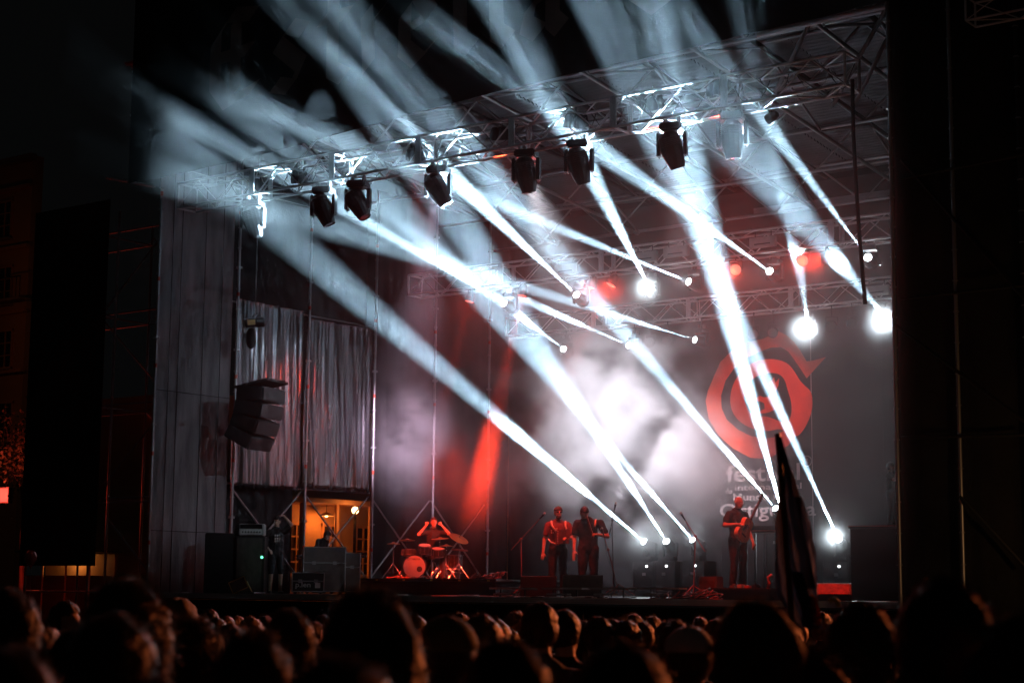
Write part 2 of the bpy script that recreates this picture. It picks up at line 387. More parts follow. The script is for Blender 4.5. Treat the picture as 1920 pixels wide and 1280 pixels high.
fb = thing('fascia_banner', 'wide black fascia banner with faint old blackletter name over the roof edge', 'banner', (-21, 25.8, 11.4))
bm = bmesh.new(); top = []; bot = []
FY = 25.95
for i in range(61):
    u = i / 60; x = -30.5 + 22.5 * u
    zb = 11.02 + .72 * u - .10 * math.sin(u * math.pi * 3) * (1 - u) + .03 * noise.noise((u * 30, 0, 0))
    bot.append(bm.verts.new((x, FY + .015 * noise.noise((u * 40, 2, 0)), zb))); top.append(bm.verts.new((x, FY + .03 * noise.noise((u * 20, 5, 0)), 16.5)))
for i in range(60): bm.faces.new((bot[i], bot[i + 1], top[i + 1], top[i]))
bmesh.ops.solidify(bm, geom=bm.faces[:], thickness=.01)
obj('banner_cloth', bm, 'fascia', fb)
# blackletter drawn with a broad pen: strokes on a 0..1 grid swept with a slanted nib
GL = {'E': [[(.75, .95), (.35, 1), (.1, .75), (.1, .25), (.35, 0), (.8, .12)], [(.45, .95), (.45, .08)], [(.1, .52), (.7, .56)]],
      'G': [[(.8, .85), (.45, 1), (.1, .75), (.1, .25), (.45, 0), (.8, .15), (.8, .5), (.5, .55)], [(.42, .9), (.42, .1)]],
      's': [[(.55, .62), (.3, .7), (.12, .52), (.5, .25), (.35, .02), (.08, .08)]], 't': [[(.25, .95), (.25, .1), (.45, 0)], [(.08, .68), (.48, .68)]],
      'r': [[(.15, .65), (.2, .05)], [(.2, .5), (.45, .68)]], 'e': [[(.15, .35), (.5, .45), (.32, .7), (.12, .55), (.12, .15), (.32, 0), (.52, .12)]],
      'l': [[(.18, 1), (.22, .1), (.38, 0)]], 'a': [[(.15, .62), (.4, .7), (.46, .5), (.46, .1), (.58, 0)], [(.46, .4), (.18, .3), (.12, .1), (.3, 0), (.46, .15)]],
      'i': [[(.15, .65), (.2, .1), (.34, 0)], [(.16, .88), (.24, .94)]], 'c': [[(.45, .6), (.28, .7), (.1, .5), (.1, .15), (.3, 0), (.48, .12)]]}
ADV = dict(E=.95, G=.95, s=.68, t=.56, r=.55, e=.64, l=.45, a=.7, i=.45, c=.6)
def blackletter(s, x0, z0, h, y, m, parent):
    cx = x0
    for ch in s:
        if ch == ' ': cx += .5 * h; continue
        bm = bmesh.new(); nib = Vector((.085, 0, .075)) * h
        for n, st_ in enumerate(GL[ch]):
            P = [Vector((cx + px * h * .9, y - .002 * n, z0 + pz * h)) for px, pz in st_]
            for A, B in zip(P, P[1:]):
                vs_ = [bm.verts.new(q) for q in (A - nib, B - nib, B + nib, A + nib)]; bm.faces.new(vs_)
        obj('letter', bm, m, parent); cx += ADV[ch] * h
p = at(385, 215, Y=FY - .02)
blackletter('Estrella Galicia', p.x + .1, p.z + .15, 2.0, FY - .03, 'fprint', fb)

# ------------------------------------------------------------------ lighting trusses
def truss(label, x0, x1, y, z, h=.52, cr=.03, bay=.62, joints=2.5, tilt=0.):
    t = thing('lighting_truss', label, 'truss', (x0, y, z))
    ys = (y - h / 2, y + h / 2); zs = (z, z + h)
    Z = lambda x, zz: zz + tilt * (x - x0)
    for yy in ys:
        for zz in zs: rod('chord', (x0, yy, Z(x0, zz)), (x1, yy, Z(x1, zz)), cr, 'alu', t)
    n = int((x1 - x0) / bay); bw = (x1 - x0) / n
    for i in range(n):
        a, b = x0 + i * bw, x0 + (i + 1) * bw; f = i % 2
        for k, yy in enumerate(ys): rod('brace', (a, yy, Z(a, zs[f ^ k])), (b, yy, Z(b, zs[1 - (f ^ k)])), cr * .5, 'alu', t)
        for zz in zs: rod('brace', (a, ys[f], Z(a, zz)), (b, ys[1 - f], Z(b, zz)), cr * .5, 'alu', t)
    x = x0
    while x <= x1 + .01:
        for yy in ys:
            for dx in ((-.035, .035) if x0 < x < x1 - .1 else (0,)): rod('end_frame_post', (x + dx, yy, Z(x, zs[0])), (x + dx, yy, Z(x, zs[1])), cr * .95, 'alu', t)
        if x0 < x < x1 - .1: cube('joint_plate', (x - .07, ys[0] - .028, Z(x, zs[0])), (x + .07, ys[0] - .008, Z(x, zs[1])), 'alu', t)
        for zz in zs: rod('end_frame_bar', (x, ys[0], Z(x, zz)), (x, ys[1], Z(x, zz)), cr * .8, 'alu', t)
        x += joints if x + joints < x1 - .6 else max(x1 - x, .5)
    return t
TZ = 10.32
FT = truss('long aluminium front truss carrying dark moving heads and four-lamp clusters', -29.1, -12.6, 26.5, TZ, .56, joints=2.36, tilt=.005)
R1 = truss('upper aluminium truss over mid stage with red par cans', -28.6, -11.5, 34, 9.33, .52, joints=3.0)
R2 = truss('rear aluminium truss directly in front of the emblem banner', -29.2, -11.5, 39, 8.93, .52, joints=3.0)
for px, py, Y, lb in ((1431, 454, 34, 'over the beam light between two red pairs'), (1210, 482, 34, 'right above the widest haloed lamp'), (1268, 472, 34, 'beside a steep beam crossing the truss'), (1062, 505, 34, 'over the brightest diagonal beams'), (1644, 545, 39, 'on the rear truss behind the hanging cable')):
    p = at(px, py, Y=Y - .34); t = thing('dimmer_box', 'pale grey power box ' + lb, 'power box', p, 'pale power boxes on the trusses')
    cube('casing', p - Vector((.33, .05, .12)), p + Vector((.33, .05, .12)), 'grey', t, .012); cube('socket_plate', p - Vector((.2, .055, .06)), p + Vector((.2, -.052, -.03)), 'black', t)
    for sx in (-.2, .2): rod('hook', p + Vector((sx, 0, .11)), p + Vector((sx, 0, .24)), .012, 'darksteel', t)

# ------------------------------------------------------------------ lamps
def moving_head(p, d, label, group=None, lit=None, scale=1.0, upside=False, yaw=None):
    """moving head hung at p (top of its base); its head points along d; upside: stands on p"""
    p = Vector(p); d = Vector(d).normalized(); s = scale; v = 1 if upside else -1
    t = thing('moving_head_light', label, 'stage light', p, group)
    a = math.atan2(d.y, d.x) - math.pi / 2 if yaw is None else yaw   # turn of the yoke
    B = Matrix.Translation(p) @ Matrix.Rotation(a, 4, 'Z')
    obox('base', (.36 * s, .34 * s, .13 * s), B @ Matrix.Translation((0, 0, v * .075 * s)), 'black', t, .025 * s)
    if not upside:
        for sx in (-.11, .11):
            c = obox('clamp', (.05 * s, .11 * s, .12 * s), B @ Matrix.Translation((sx * s, 0, .05 * s)), 'steel', t, .015 * s)
    for sx in (-1, 1):
        obox('yoke_arm', (.055 * s, .17 * s, .42 * s), B @ Matrix.Translation((sx * .215 * s, 0, v * .34 * s)), 'black', t, .025 * s)
    c = B @ Vector((0, 0, v * .42 * s)); H = aim(c, d, 0)
    lathe('head', [(0, -.30 * s), (.10 * s, -.29 * s), (.165 * s, -.22 * s), (.18 * s, -.05 * s), (.175 * s, .06 * s), (.13 * s, .26 * s), (.115 * s, .31 * s), (.105 * s, .31 * s), (.10 * s, .285 * s), (0, .285 * s)], 'black', H, t, 14, False)
    for k in range(5): lathe('cooling_fin', [(.168 * s, 0), (.186 * s, .004 * s), (.186 * s, .012 * s), (.168 * s, .016 * s)], 'darksteel', H @ Matrix.Translation((0, 0, (-.2 + k * .03) * s)), t, 14, False)
    lathe('lens', [(0, 0), (.098 * s, 0), (.098 * s, .006), (0, .012)], 'g_white' if lit else 'lens', H @ Matrix.Translation((0, 0, .289 * s)), t, 16)
    return t, c + d * (.36 * s)

heads = [((475, 385), (.1, .3, -1), 'moving head light washed pale at the far end of the front truss'),
         ((607, 365), (.35, .25, -1), 'dark moving head light under the second bay of the front truss'),
         ((672, 350), (.6, .1, -1), 'dark moving head light tilted sideways beside a slotted lens hood'),
         ((822, 322), (.5, .3, -1), 'dark moving head light under the front truss joint, tilted sideways'),
         ((987, 296), (.08, .2, -1), 'dark moving head light with pale rim under mid front truss'),
         ((1086, 263), (.1, .3, -1), 'dark moving head light below the brightest patch of the front truss'),
         ((1260, 238), (.15, .35, -1), 'dark moving head light with one white-lit flank under the front truss'),
         ((1373, 206), (0, .1, -1), 'big dark moving head light hanging straight down by the front truss end')]
for (px, py), d, lab in heads:
    p = at(px, py, Y=26.35); p.z = TZ + .005 * (p.x + 29.1) - .10
    moving_head(p, d, lab, 'moving heads under the front truss', None, 1.15, yaw=R(20))

RED, WHITE = (1, .04, .012), (.52, .80, 1.0)
def cluster(px, py, aimpt, power, lab, cone=34):
    c = at(px, py, Y=26.75); d = (Vector(aimpt) - c).normalized()
    t = thing('lamp_cluster', lab, 'stage light', c, 'four-lamp clusters inside the front truss')
    H = aim(c, d, R(20))
    for k in range(4):
        ang = R(45 + 90 * k); o = H @ Matrix.Translation((.15 * math.cos(ang), .15 * math.sin(ang), 0))
        lathe('lamp_can', [(0, -.16), (.05, -.155), (.085, -.10), (.115, .02), (.12, .10), (.11, .10), (.10, .03), (0, .02)], 'black', o, t, 14, False)
        lathe('lamp_glass', [(0, 0), (.103, 0), (.103, .006), (0, .012)], 'g_red' if power else 'lens', o @ Matrix.Translation((0, 0, .05)), t, 14)
    obox('bracket', (.34, .04, .03), H @ Matrix.Translation((0, 0, -.05)) @ Matrix.Rotation(R(45), 4, 'Z'), 'darksteel', t, .005)
    obox('bracket', (.34, .04, .03), H @ Matrix.Translation((0, 0, -.085)) @ Matrix.Rotation(R(-45), 4, 'Z'), 'darksteel', t, .005)
    rod('hanger', c - d * .07, c + Vector((0, 0, .36)), .018, 'darksteel', t)
    if power: light('cluster_light', 'SPOT', c + d * .2, aimpt, power, RED, t, cone, .6, .2)
    return t
cluster(567, 330, (-27.5, 32, DECK + 1), 0, 'four-lamp cluster in the second bay of the front truss')
cluster(783, 287, at(815, 1010, Y=33.9), 24000, 'four-lamp cluster beside the wide front truss joint plate', 13)
cluster(942, 253, at(985, 1060, Y=29), 3000, 'four-lamp cluster in the empty stretch of mid front truss', 26)
cluster(1080, 228, at(1060, 1010, Y=29.5), 3200, 'four-lamp cluster in front of the white glare of the front truss', 24)
cluster(1224, 197, at(1375, 1010, Y=29.6), 3500, 'four-lamp cluster between two moving heads on the front truss', 26)
cluster(1350, 168, (-15.2, 28.8, DECK + .8), 4000, 'four-lamp cluster over the big straight-hanging moving head', 30)

# beam lights: (px, py, Y) of the lens, (px, py, Y) of a far point of the beam, power, cone, halo power, label
BEAMS = [
 ((1217, 537, 34), (1052, 218, 26.5), 1.0, 3.3, 120, 'lit beam light with a large white halo under the upper truss'),
 ((1516, 615, 39), (1456, 212, 26.9), .62, 2.6, 210, 'haloed beam light on the rear truss above the emblem tip'),
 ((1663, 597, 39), (1400, 290, 26.5), .55, 3.2, 240, 'haloed beam light at the covered end of the rear truss'),
 ((1626, 481, 34), (1426, 215, 26.9), .55, 2.0, 60, 'lit beam light with bare yoke near the covered end of the upper truss'),
 ((1441, 507, 34), (1100, 265, 26.5), 1.0, 2.8, 70, 'lit beam light between two pairs of red par cans'),
 ((1079, 551, 34), (775, 263, 26.5), 1.5, 3.2, 50, 'lit beam light of the broadest beam rising past the fascia'),
 ((1288, 527, 34), (790, 323, 26.5), .9, 2.6, 45, 'lit beam light hanging beside the widest haloed upper truss lamp'),
 ((1300, 636, 38.7), (520, 395, 26.5), .9, 2.6, 40, 'small lit beam light under the rear truss beside the emblem'),
 ((1176, 646, 38.7), (480, 345, 26.5), .8, 3.0, 40, 'lit beam light low in the smoke under the rear truss'),
 ((1055, 653, 38.7), (640, 340, 26.5), .7, 3.0, 40, 'lowest lit beam light under the smoky end of the rear truss'),
 ((943, 567, 34), (520, 318, 26.5), .9, 3.0, 40, 'lit beam light buried in smoke at the far end of the upper truss'),
]
FLOORB = [
 ((1205, 1013, 37), (540, 447, 27), 2.0, 3.2, 60, 'floor beam light nearest the microphone by the bottle holder'),
 ((1248, 1012, 37), (850, 400, 27), 1.5, 3.2, 60, 'middle floor beam light of the three behind the microphone'),
 ((1297, 1009, 37), (640, 265, 26.5), 1.5, 2.8, 60, 'floor beam light behind the leaning boom microphone'),
 ((1452, 950, 37), (855, 258, 26.5), 2.2, 2.8, 10, 'floor beam light behind the flag with a slanting beam'),
 ((1466, 960, 37), (1270, 235, 26.5), 1.9, 3.0, 10, 'floor beam light behind the flag with a steep beam'),
 ((1571, 1008, 37), (1210, 215, 26.5), 2.0, 2.4, 120, 'lone haloed floor beam light between flag and photographer'),
]
PB = 1700000
for (a, b, k, cone, halo, lab) in BEAMS:
    L = at(*a[:2], Y=a[2]); E_ = at(*b[:2], Y=b[2]); d = (E_ - L).normalized()
    # hang the fixture so that its lens sits at L
    s = .85; c = L - d * .36 * s; base = c + Vector((0, 0, .42 * s))
    t, tip = moving_head(base, d, lab, 'lit beam lights on the rear trusses', True, s)
    zt = 9.33 if a[2] == 34 else 8.93
    if base.z + .11 * s < zt: rod('drop_pipe', base + Vector((0, 0, .08)), (base.x, base.y, zt + .02), .02, 'darksteel', t)
    light('beam', 'SPOT', L + d * .03, E_, PB * k, WHITE, t, cone * 1.45, 1.0, .0)
    light('lens_spill', 'SPOT', L + d * .06, (-9, 9, 1.5), halo * (8. if halo > 100 else 1.6), (.82, .94, 1), t, 56, .9, .02)
for (a, b, k, cone, halo, lab) in FLOORB:
    L = at(*a[:2], Y=a[2]); E_ = at(*b[:2], Y=b[2]); d = (E_ - L).normalized()
    s = .85; c = L - d * .36 * s; base = c - Vector((0, 0, .42 * s))
    t, tip = moving_head(base, d, lab, 'lit beam lights along the back of the deck', True, s, True)
    q = thing('riser_case', 'black road case under ' + lab.replace('lit ', ''), 'road case', (base.x, base.y, DECK), 'black road cases along the back of the deck')
    cube('body', (base.x - .32, base.y - .3, DECK), (base.x + .32, base.y + .3, base.z - .004), 'blackbox', q, .02)
    for sx in (-.325, .325):
        for sy in (-.305, .305): rod('corner_rail', (base.x + sx, base.y + sy, DECK), (base.x + sx, base.y + sy, base.z - .004), .012, 'darksteel', q)
    cube('latch', (base.x - .05, base.y - .312, base.z - .35), (base.x + .05, base.y - .302, base.z - .28), 'steel', q)
    place('indicator', unit('ball', 'g_led'), Matrix.LocRotScale((base.x + .08, base.y - .31, base.z - .12), None, (.03,) * 3), q)
    light('beam', 'SPOT', L + d * .03, E_, PB * k, WHITE, t, cone * 1.45, 1.0, .0)
    light('lens_spill', 'SPOT', L + d * .06, (-9, 9, 1.5), halo * (8. if halo > 100 else 1.6), (.82, .94, 1), t, 56, .9, .02)

def par(px, py, Y, aimpt, lit, lab, group, power=0, cone=24):
    L = at(px, py, Y=Y); d = (Vector(aimpt) - L).normalized(); H = aim(L, d)
    t = thing('par_can', lab, 'stage light', L, group)
    lathe('can', [(0, -.30), (.05, -.30), (.09, -.24), (.125, -.12), (.135, 0), (.125, 0), (.12, -.04), (0, -.045)], 'black', H, t, 18, False)
    if lit:
        lathe('lit_face', [(0, 0), (.122, 0), (.122, .004), (0, .008)], 'g_red', H @ Matrix.Translation((0, 0, -.02)), t, 18)
    else:
        face = lathe('face_plate', [(0, 0), (.122, 0), (.122, .004), (0, .005)], 'black', H @ Matrix.Translation((0, 0, -.02)), t, 18)
        for r_, n in ((0, 1), (.05, 6), (.095, 12)):
            for k in range(n): place('led_cell', unit('ball', 'g_ledoff'), H @ Matrix.Translation((r_ * math.cos(6.283 * k / n), r_ * math.sin(6.283 * k / n), -.012)) @ Matrix.Scale(.013, 4), t)
    side = d.cross(Vector((0, 0, 1))).normalized()
    c = L - d * .12; zt = 9.33 if Y < 36 else 8.93
    top = Vector((c.x, c.y, max(zt, c.z + .2)))
    for s in (-1, 1): rod('yoke_side', c + side * .145 * s, c + side * .145 * s + Vector((0, 0, .2)), .011, 'darksteel', t)
    rod('yoke_bar', c - side * .15 + Vector((0, 0, .2)), c + side * .15 + Vector((0, 0, .2)), .011, 'darksteel', t)
    rod('hanger', c + Vector((0, 0, .2)), top + Vector((0, 0, .05)), .014, 'darksteel', t)
    if power:
        light('par_light', 'SPOT', L + d * .03, aimpt, power, RED, t, cone, .5, .1)
        light('face_spill', 'SPOT', L + d * .05, (-9, 9, 1.5), 550, (1, .03, .01), t, 60, .9, .05)
gR = 'lit red par cans on the upper truss'
par(979, 555, 34, at(905, 890, Y=33.2), True, 'lit red par can glowing in thick smoke', gR, 45000, 9)
par(1108, 540, 34, (-24.5, 32, 2), True, 'paler lit red par can of the pair beside the widest haloed lamp', gR, 2500, 16)
par(1145, 535, 34, at(1090, 640, Y=33.4), True, 'bright lit red par can of the pair beside the widest haloed lamp', gR, 12000, 14)
par(1339, 512, 34, at(1430, 755, Y=YB), True, 'lit red par can where two steep beams cross', gR, 1000, 28)
par(1379, 506, 34, (-7, 10, 1.6), True, 'bright red par can just before the grey power box', gR, 1300, 34)
par(1505, 489, 34, (-5, 10, 1.6), True, 'bright red par can hanging from a red-lit clamp', gR, 1300, 34)
par(1542, 485, 34, (-30, 31.2, 6.2), True, 'pale red par can at the edge of a slanting beam', gR, 1300, 13)
par(880, 566, 34, at(848, 690, Y=33.6), True, 'lit red par can over the red glow near the drummer', gR, 20000, 8)
# lamps added on the front truss to brighten the smoke and side wall
for (px, py), q, pw, cone, wc in (((987, 330), at(1180, 840, Y=37), 66000, 27, (.92, .86, .95)), ((1260, 270), at(1325, 890, Y=37.5), 22000, 16, (1., .72, .78)), ((822, 350), at(750, 835, Y=35), 42000, 15, (.95, .66, .90)), ((1440, 225), (-30, 29.9, 4.8), 1100, 28, (.72, .86, 1))):
    L = at(px, py, Y=26.75); t = thing('added_wash_light', {987: 'added small wash lamp behind the moving head with pale rim', 1260: 'added small wash lamp behind the moving head with one lit flank', 1440: 'added small wash lamp near the cable drop end of the front truss', 822: 'added small wash lamp behind the tilted moving head at the truss joint'}[px], 'stage light', L); d = (Vector(q) - L).normalized()
    lathe('can', [(0, -.22), (.05, -.22), (.09, -.14), (.10, 0), (.09, 0), (.085, -.03), (0, -.03)], 'black', aim(L, d), t, 16, False); lathe('lens', [(0, 0), (.08, 0), (.08, .005), (0, .008)], 'g_led', aim(L - d * .02, d), t, 16); rod('hanger', L - d * .1, (L.x, 26.77, TZ + .02), .014, 'darksteel', t)
    light('wash', 'SPOT', L + d * .02, q, pw, wc, t, cone, .9, .12)
gU = 'unlit multi-cell par cans on the rear truss'
for px, py, lb in ((1412, 627, 'of the pair over the emblem, beside a steep beam'), (1448, 624, 'of the pair over the emblem, beside the haloed lamp'), (1558, 612, 'between two haloed lamps, close to the emblem tip'), (1596, 607, 'between two haloed lamps, close to the covered tower'), (1250, 640, 'beside the small lit beam light by the emblem'), (1217, 644, 'beside the lit beam light low in the smoke')):
    L = at(px, py, Y=38.8); par(px, py, 38.8, (L.x + 2.5, 30, 4), False, 'unlit multi-cell par can ' + lb, gU)

# ------------------------------------------------------------------ people
def capsule(bm, a, b, ra, rb, sx=1., fwd=None, n=10):
    """tapered limb from a to b; sx flattens it along fwd"""
    a, b = Vector(a), Vector(b); d = (b - a); L = d.length
    if L < 1e-5: d = Vector((0, 0, 1)); L = 1e-5
    d.normalize()
    f = Vector(fwd) if fwd is not None else (Vector((0, 1, 0)) if abs(d.y) < .9 else Vector((1, 0, 0)))
    s = d.cross(f).normalized(); t = s.cross(d).normalized(); rings = []
    prof = [(-math.cos(k * math.pi / 8), math.sin(k * math.pi / 8), ra, 0) for k in range(1, 5)] + [(math.sin(k * math.pi / 8), math.cos(k * math.pi / 8), rb, 1) for k in range(0, 4)]
    for h, w, r, e in prof:
        c = a + d * (h * r) if e == 0 else b + d * (h * r)
        rings.append([bm.verts.new(c + (s * math.cos(6.2832 * i / n) + t * math.sin(6.2832 * i / n) * sx) * (w * r)) for i in range(n)])
    for A, B in zip(rings, rings[1:]):
        for i in range(n): bm.faces.new((A[i], A[(i + 1) % n], B[(i + 1) % n], B[i]))
    bm.faces.new(rings[0][::-1]); bm.faces.new(rings[-1])
def ball(bm, mtx, r, seg=14):
    bmesh.ops.create_uvsphere(bm, u_segments=seg, v_segments=seg - 4, radius=1, matrix=mtx @ Matrix.Diagonal((*r, 1)))
def remesh(bm, voxel, smooth=2):
    me = bpy.data.meshes.new('t'); bm.to_mesh(me); bm.free()
    o = bpy.data.objects.new('t', me); COL.objects.link(o)
    md = o.modifiers.new('r', 'REMESH'); md.mode = 'VOXEL'; md.voxel_size = voxel
    dg = bpy.context.evaluated_depsgraph_get(); me2 = bpy.data.meshes.new_from_object(o.evaluated_get(dg))
    bpy.data.objects.remove(o)
    b2 = bmesh.new(); b2.from_mesh(me2); bpy.data.meshes.remove(me2)
    for _ in range(smooth): bmesh.ops.smooth_vert(b2, verts=b2.verts, factor=.5, use_axis_x=True, use_axis_y=True, use_axis_z=True)
    return b2

STAND = dict(pelvis=(0, 0, .98), waist=(0, .0, 1.12), chest=(0, -.01, 1.32), neck=(0, -.02, 1.50), head=(0, .015, 1.66),
             shR=(.19, -.02, 1.42), elR=(.25, -.03, 1.13), wrR=(.27, .06, .89), shL=(-.19, -.02, 1.42), elL=(-.25, -.03, 1.13), wrL=(-.27, .06, .89),
             hipR=(.095, 0, .93), knR=(.11, .03, .51), anR=(.12, -.02, .08), hipL=(-.095, 0, .93), knL=(-.11, .03, .51), anL=(-.12, -.02, .08), nod=0., turn=0.)
def head_matrix(P):
    return Matrix.Translation(P['head']) @ Matrix.Rotation(P['turn'], 4, 'Z') @ Matrix.Rotation(-P['nod'], 4, 'X')
def body_mesh(name, pose, mats, voxel=.011, bulk=1., short_sleeve=True, shorts=False, fingers=True, hands=None):
    """one continuous figure facing local +Y; materials follow the bones: skin, top, trousers, shoes"""
    P = {k: (Vector(v) if isinstance(v, tuple) else v) for k, v in {**STAND, **pose}.items()}
    bm = bmesh.new(); B = []                       # B: bone segments with material slot
    def limb(a, b, ra, rb, slot, sx=1., fwd=None):
        capsule(bm, a, b, ra, rb, sx, fwd); B.append((Vector(a), Vector(b), slot, (ra + rb) / 2))
    k = bulk
    fw = (P['shR'] - P['shL']).cross(Vector((0, 0, 1))); fw = -fw.normalized() if fw.length else Vector((0, 1, 0))
    limb(P['pelvis'], P['waist'], .168 * k, .162 * k, 2, .72, fw); limb(P['waist'], P['chest'], .165 * k, .172 * k, 1, .70, fw)
    limb(P['chest'], P['chest'].lerp(P['neck'], .62), .178 * k, .125 * k, 1, .62, fw)
    limb(P['chest'].lerp(P['neck'], .5), P['shR'], .085, .066 * k, 1); limb(P['chest'].lerp(P['neck'], .5), P['shL'], .085, .066 * k, 1)
    limb(P['neck'] - Vector((0, 0, .05)), P['neck'].lerp(P['head'], .45), .062, .056, 0)
    for s in 'RL':
        sh, el, wr = P['sh' + s], P['el' + s], P['wr' + s]
        mid = sh.lerp(el, .62)
        limb(sh, mid, .068 * k, .062 * k, 1); limb(mid, el, .049 * k, .042, 0 if short_sleeve else 1); limb(el, wr, .044, .029, 0 if short_sleeve else 1)
        hip, kn, an = P['hip' + s], P['kn' + s], P['an' + s]
        hm = hip.lerp(kn, .75)
        limb(hip, hm, .100 * k, .082 * k, 2); limb(hm, kn, .082 * k, .058 if shorts else .074, 2); limb(kn, an, .056 if shorts else .073, .040 if shorts else .068, 0 if shorts else 2)
        fdir = P.get('toe' + s, Vector((.04 if s == 'R' else -.04, .17, 0))); toe = an + fdir; toe.z = an.z - .045
        limb(an - fdir * .25 - Vector((0, 0, .035)), toe, .042, .036, 3, .8, Vector((0, 0, 1)))
        # hand: palm, four fingers with a knuckle bend, thumb off the side of the palm
        d = (wr - el).normalized(); hd = P.get('hand' + s); d = Vector(hd).normalized() if hd is not None else d
        side = d.cross(Vector((0, 0, 1)) if abs(d.z) < .8 else Vector((0, 1, 0))).normalized(); nrm = side.cross(d).normalized()
        curl = P.get('curl' + s, .5)
        limb(wr, wr + d * .07, .030, .036, 0, .5, nrm)
        if fingers:
            for q, (off, ln) in enumerate(((-.03, .062), (-.010, .074), (.011, .070), (.030, .055))):
                a_ = wr + d * .085 + side * off; b_ = a_ + (d * math.cos(curl) - nrm * math.sin(curl)) * ln * .55
                c_ = b_ + (d * math.cos(2 * curl) - nrm * math.sin(2 * curl)) * ln * .5
                limb(a_ - d * .02, b_, .010, .0095, 0); limb(b_, c_, .0095, .0085, 0)
            a_ = wr + d * .03 - side * .032; b_ = a_ + (d * .6 - side * .65 - nrm * .3).normalized() * .042
            limb(a_, b_, .013, .011, 0); limb(b_, b_ + (d * .9 - side * .2 - nrm * .3).normalized() * .03, .011, .0095, 0)
    H = head_matrix(P)
    ball(bm, H @ Matrix.Translation((0, -.012, .022)), (.076, .096, .098)); ball(bm, H @ Matrix.Translation((0, .022, -.045)), (.060, .072, .078))
    ball(bm, H @ Matrix.Translation((0, .058, -.092)), (.030, .028, .024)); capsule(bm, H @ Vector((0, .088, .020)), H @ Vector((0, .106, -.020)), .010, .016)
    capsule(bm, H @ Vector((-.035, .080, .030)), H @ Vector((.035, .080, .030)), .012, .012); capsule(bm, H @ Vector((-.018, .088, -.058)), H @ Vector((.018, .088, -.058)), .009, .009)
    for sx in (-1, 1): ball(bm, H @ Matrix.Translation((sx * .078, -.012, -.005)) @ Matrix.Rotation(sx * .35, 4, 'Z'), (.010, .021, .033), 10)
    B.append((H @ Vector((0, 0, -.08)), H @ Vector((0, 0, .06)), 0, .09))
    b2 = remesh(bm, voxel)
    me = bpy.data.meshes.new(name)
    for q in mats: me.materials.append(M[q])
    for f in b2.faces:
        c = f.calc_center_median(); best = 9; slot = 0
        for a_, b_, s_, r_ in B:
            ab = b_ - a_; t_ = max(0, min(1, (c - a_).dot(ab) / max(ab.length_squared, 1e-9))); dd = (c - a_ - ab * t_).length - r_
            if dd < best: best = dd; slot = s_
        f.material_index = slot; f.smooth = True
    b2.normal_update()                      # creases in the cloth
    for v in b2.verts:
        if all(f.material_index in (1, 2) for f in v.link_faces):
            q = v.co; v.co += v.normal * (.012 * noise.noise(Vector((q.x * 9, q.y * 9, q.z * 5))) + .007 * noise.noise(Vector((q.x * 20, q.y * 20, q.z * 13))) + .004)
    b2.to_mesh(me); b2.free()
    return me, P, H
def hair_bm(H, style, seed=0, strands=0):
    """cap of hair over the skull in head space; strands: loose fringe of fine hairs"""
    rnd = random.Random(seed); bm = bmesh.new(); me_v = []
    fuzz = dict(short=.010, crop=.004, curly=.018, long=.010, bun=.010, cap=.002, bald=0)[style]
    bmesh.ops.create_uvsphere(bm, u_segments=36, v_segments=24, radius=1)
    for v in bm.verts:
        d = v.co.normalized(); r = Vector((.083, .104, .107))
        n = noise.noise(d * (3 if style != 'curly' else 5) + Vector((seed, 0, 0))); n2 = noise.noise(d * 11 + Vector((0, seed, 0)))
        grow = 1 + (fuzz * (n + .35 * n2) + dict(short=.008, crop=.002, curly=.032, long=.016, bun=.010, cap=.006, bald=0)[style]) / .09
        v.co = Vector((d.x * r.x, d.y * r.y - .014, d.z * r.z + .022)) * grow
        if style in ('long',) and d.z < .25 and d.y < .35:
            v.co.z -= .26 * max(0, (.25 - d.z)) ; v.co.y -= .02; v.co.x *= 1.1
    # open the face
    rm = [v for v in bm.verts if (v.co.y > .058 and v.co.z < .062) or (v.co.z < -.07 and v.co.y > -.02 and style != 'long') or (v.co.z < -.085 and style not in ('long', 'curly')) or (abs(v.co.x) > .066 and v.co.y > .005 and v.co.z < .03)]
    bmesh.ops.delete(bm, geom=rm, context='VERTS')
    if style == 'bun': ball(bm, Matrix.Translation((0, -.105, .085)), (.04, .04, .038), 12)
    bm.verts.ensure_lookup_table(); base = [(v.co.copy(), v.normal.copy()) for v in bm.verts]
    bm.normal_update(); base = [(v.co.copy(), v.normal.copy()) for v in bm.verts]
    for _ in range(strands):
        c, nn = rnd.choice(base); ln = (.012 if style in ('short', 'crop') else .03) * (.4 + rnd.random())
        j = Vector((rnd.gauss(0, 1), rnd.gauss(0, 1), rnd.gauss(0, 1)))
        d = (nn + j * .45).normalized(); s = d.cross(j).normalized() * .0007; c = c + Vector((rnd.uniform(-.006, .006), rnd.uniform(-.006, .006), rnd.uniform(-.006, .006)))
        e = c + d * ln + j * .003
        bm.faces.new([bm.verts.new(q) for q in (c - s, c + s, e)])
    bmesh.ops.transform(bm, matrix=H, verts=bm.verts)
    return bm
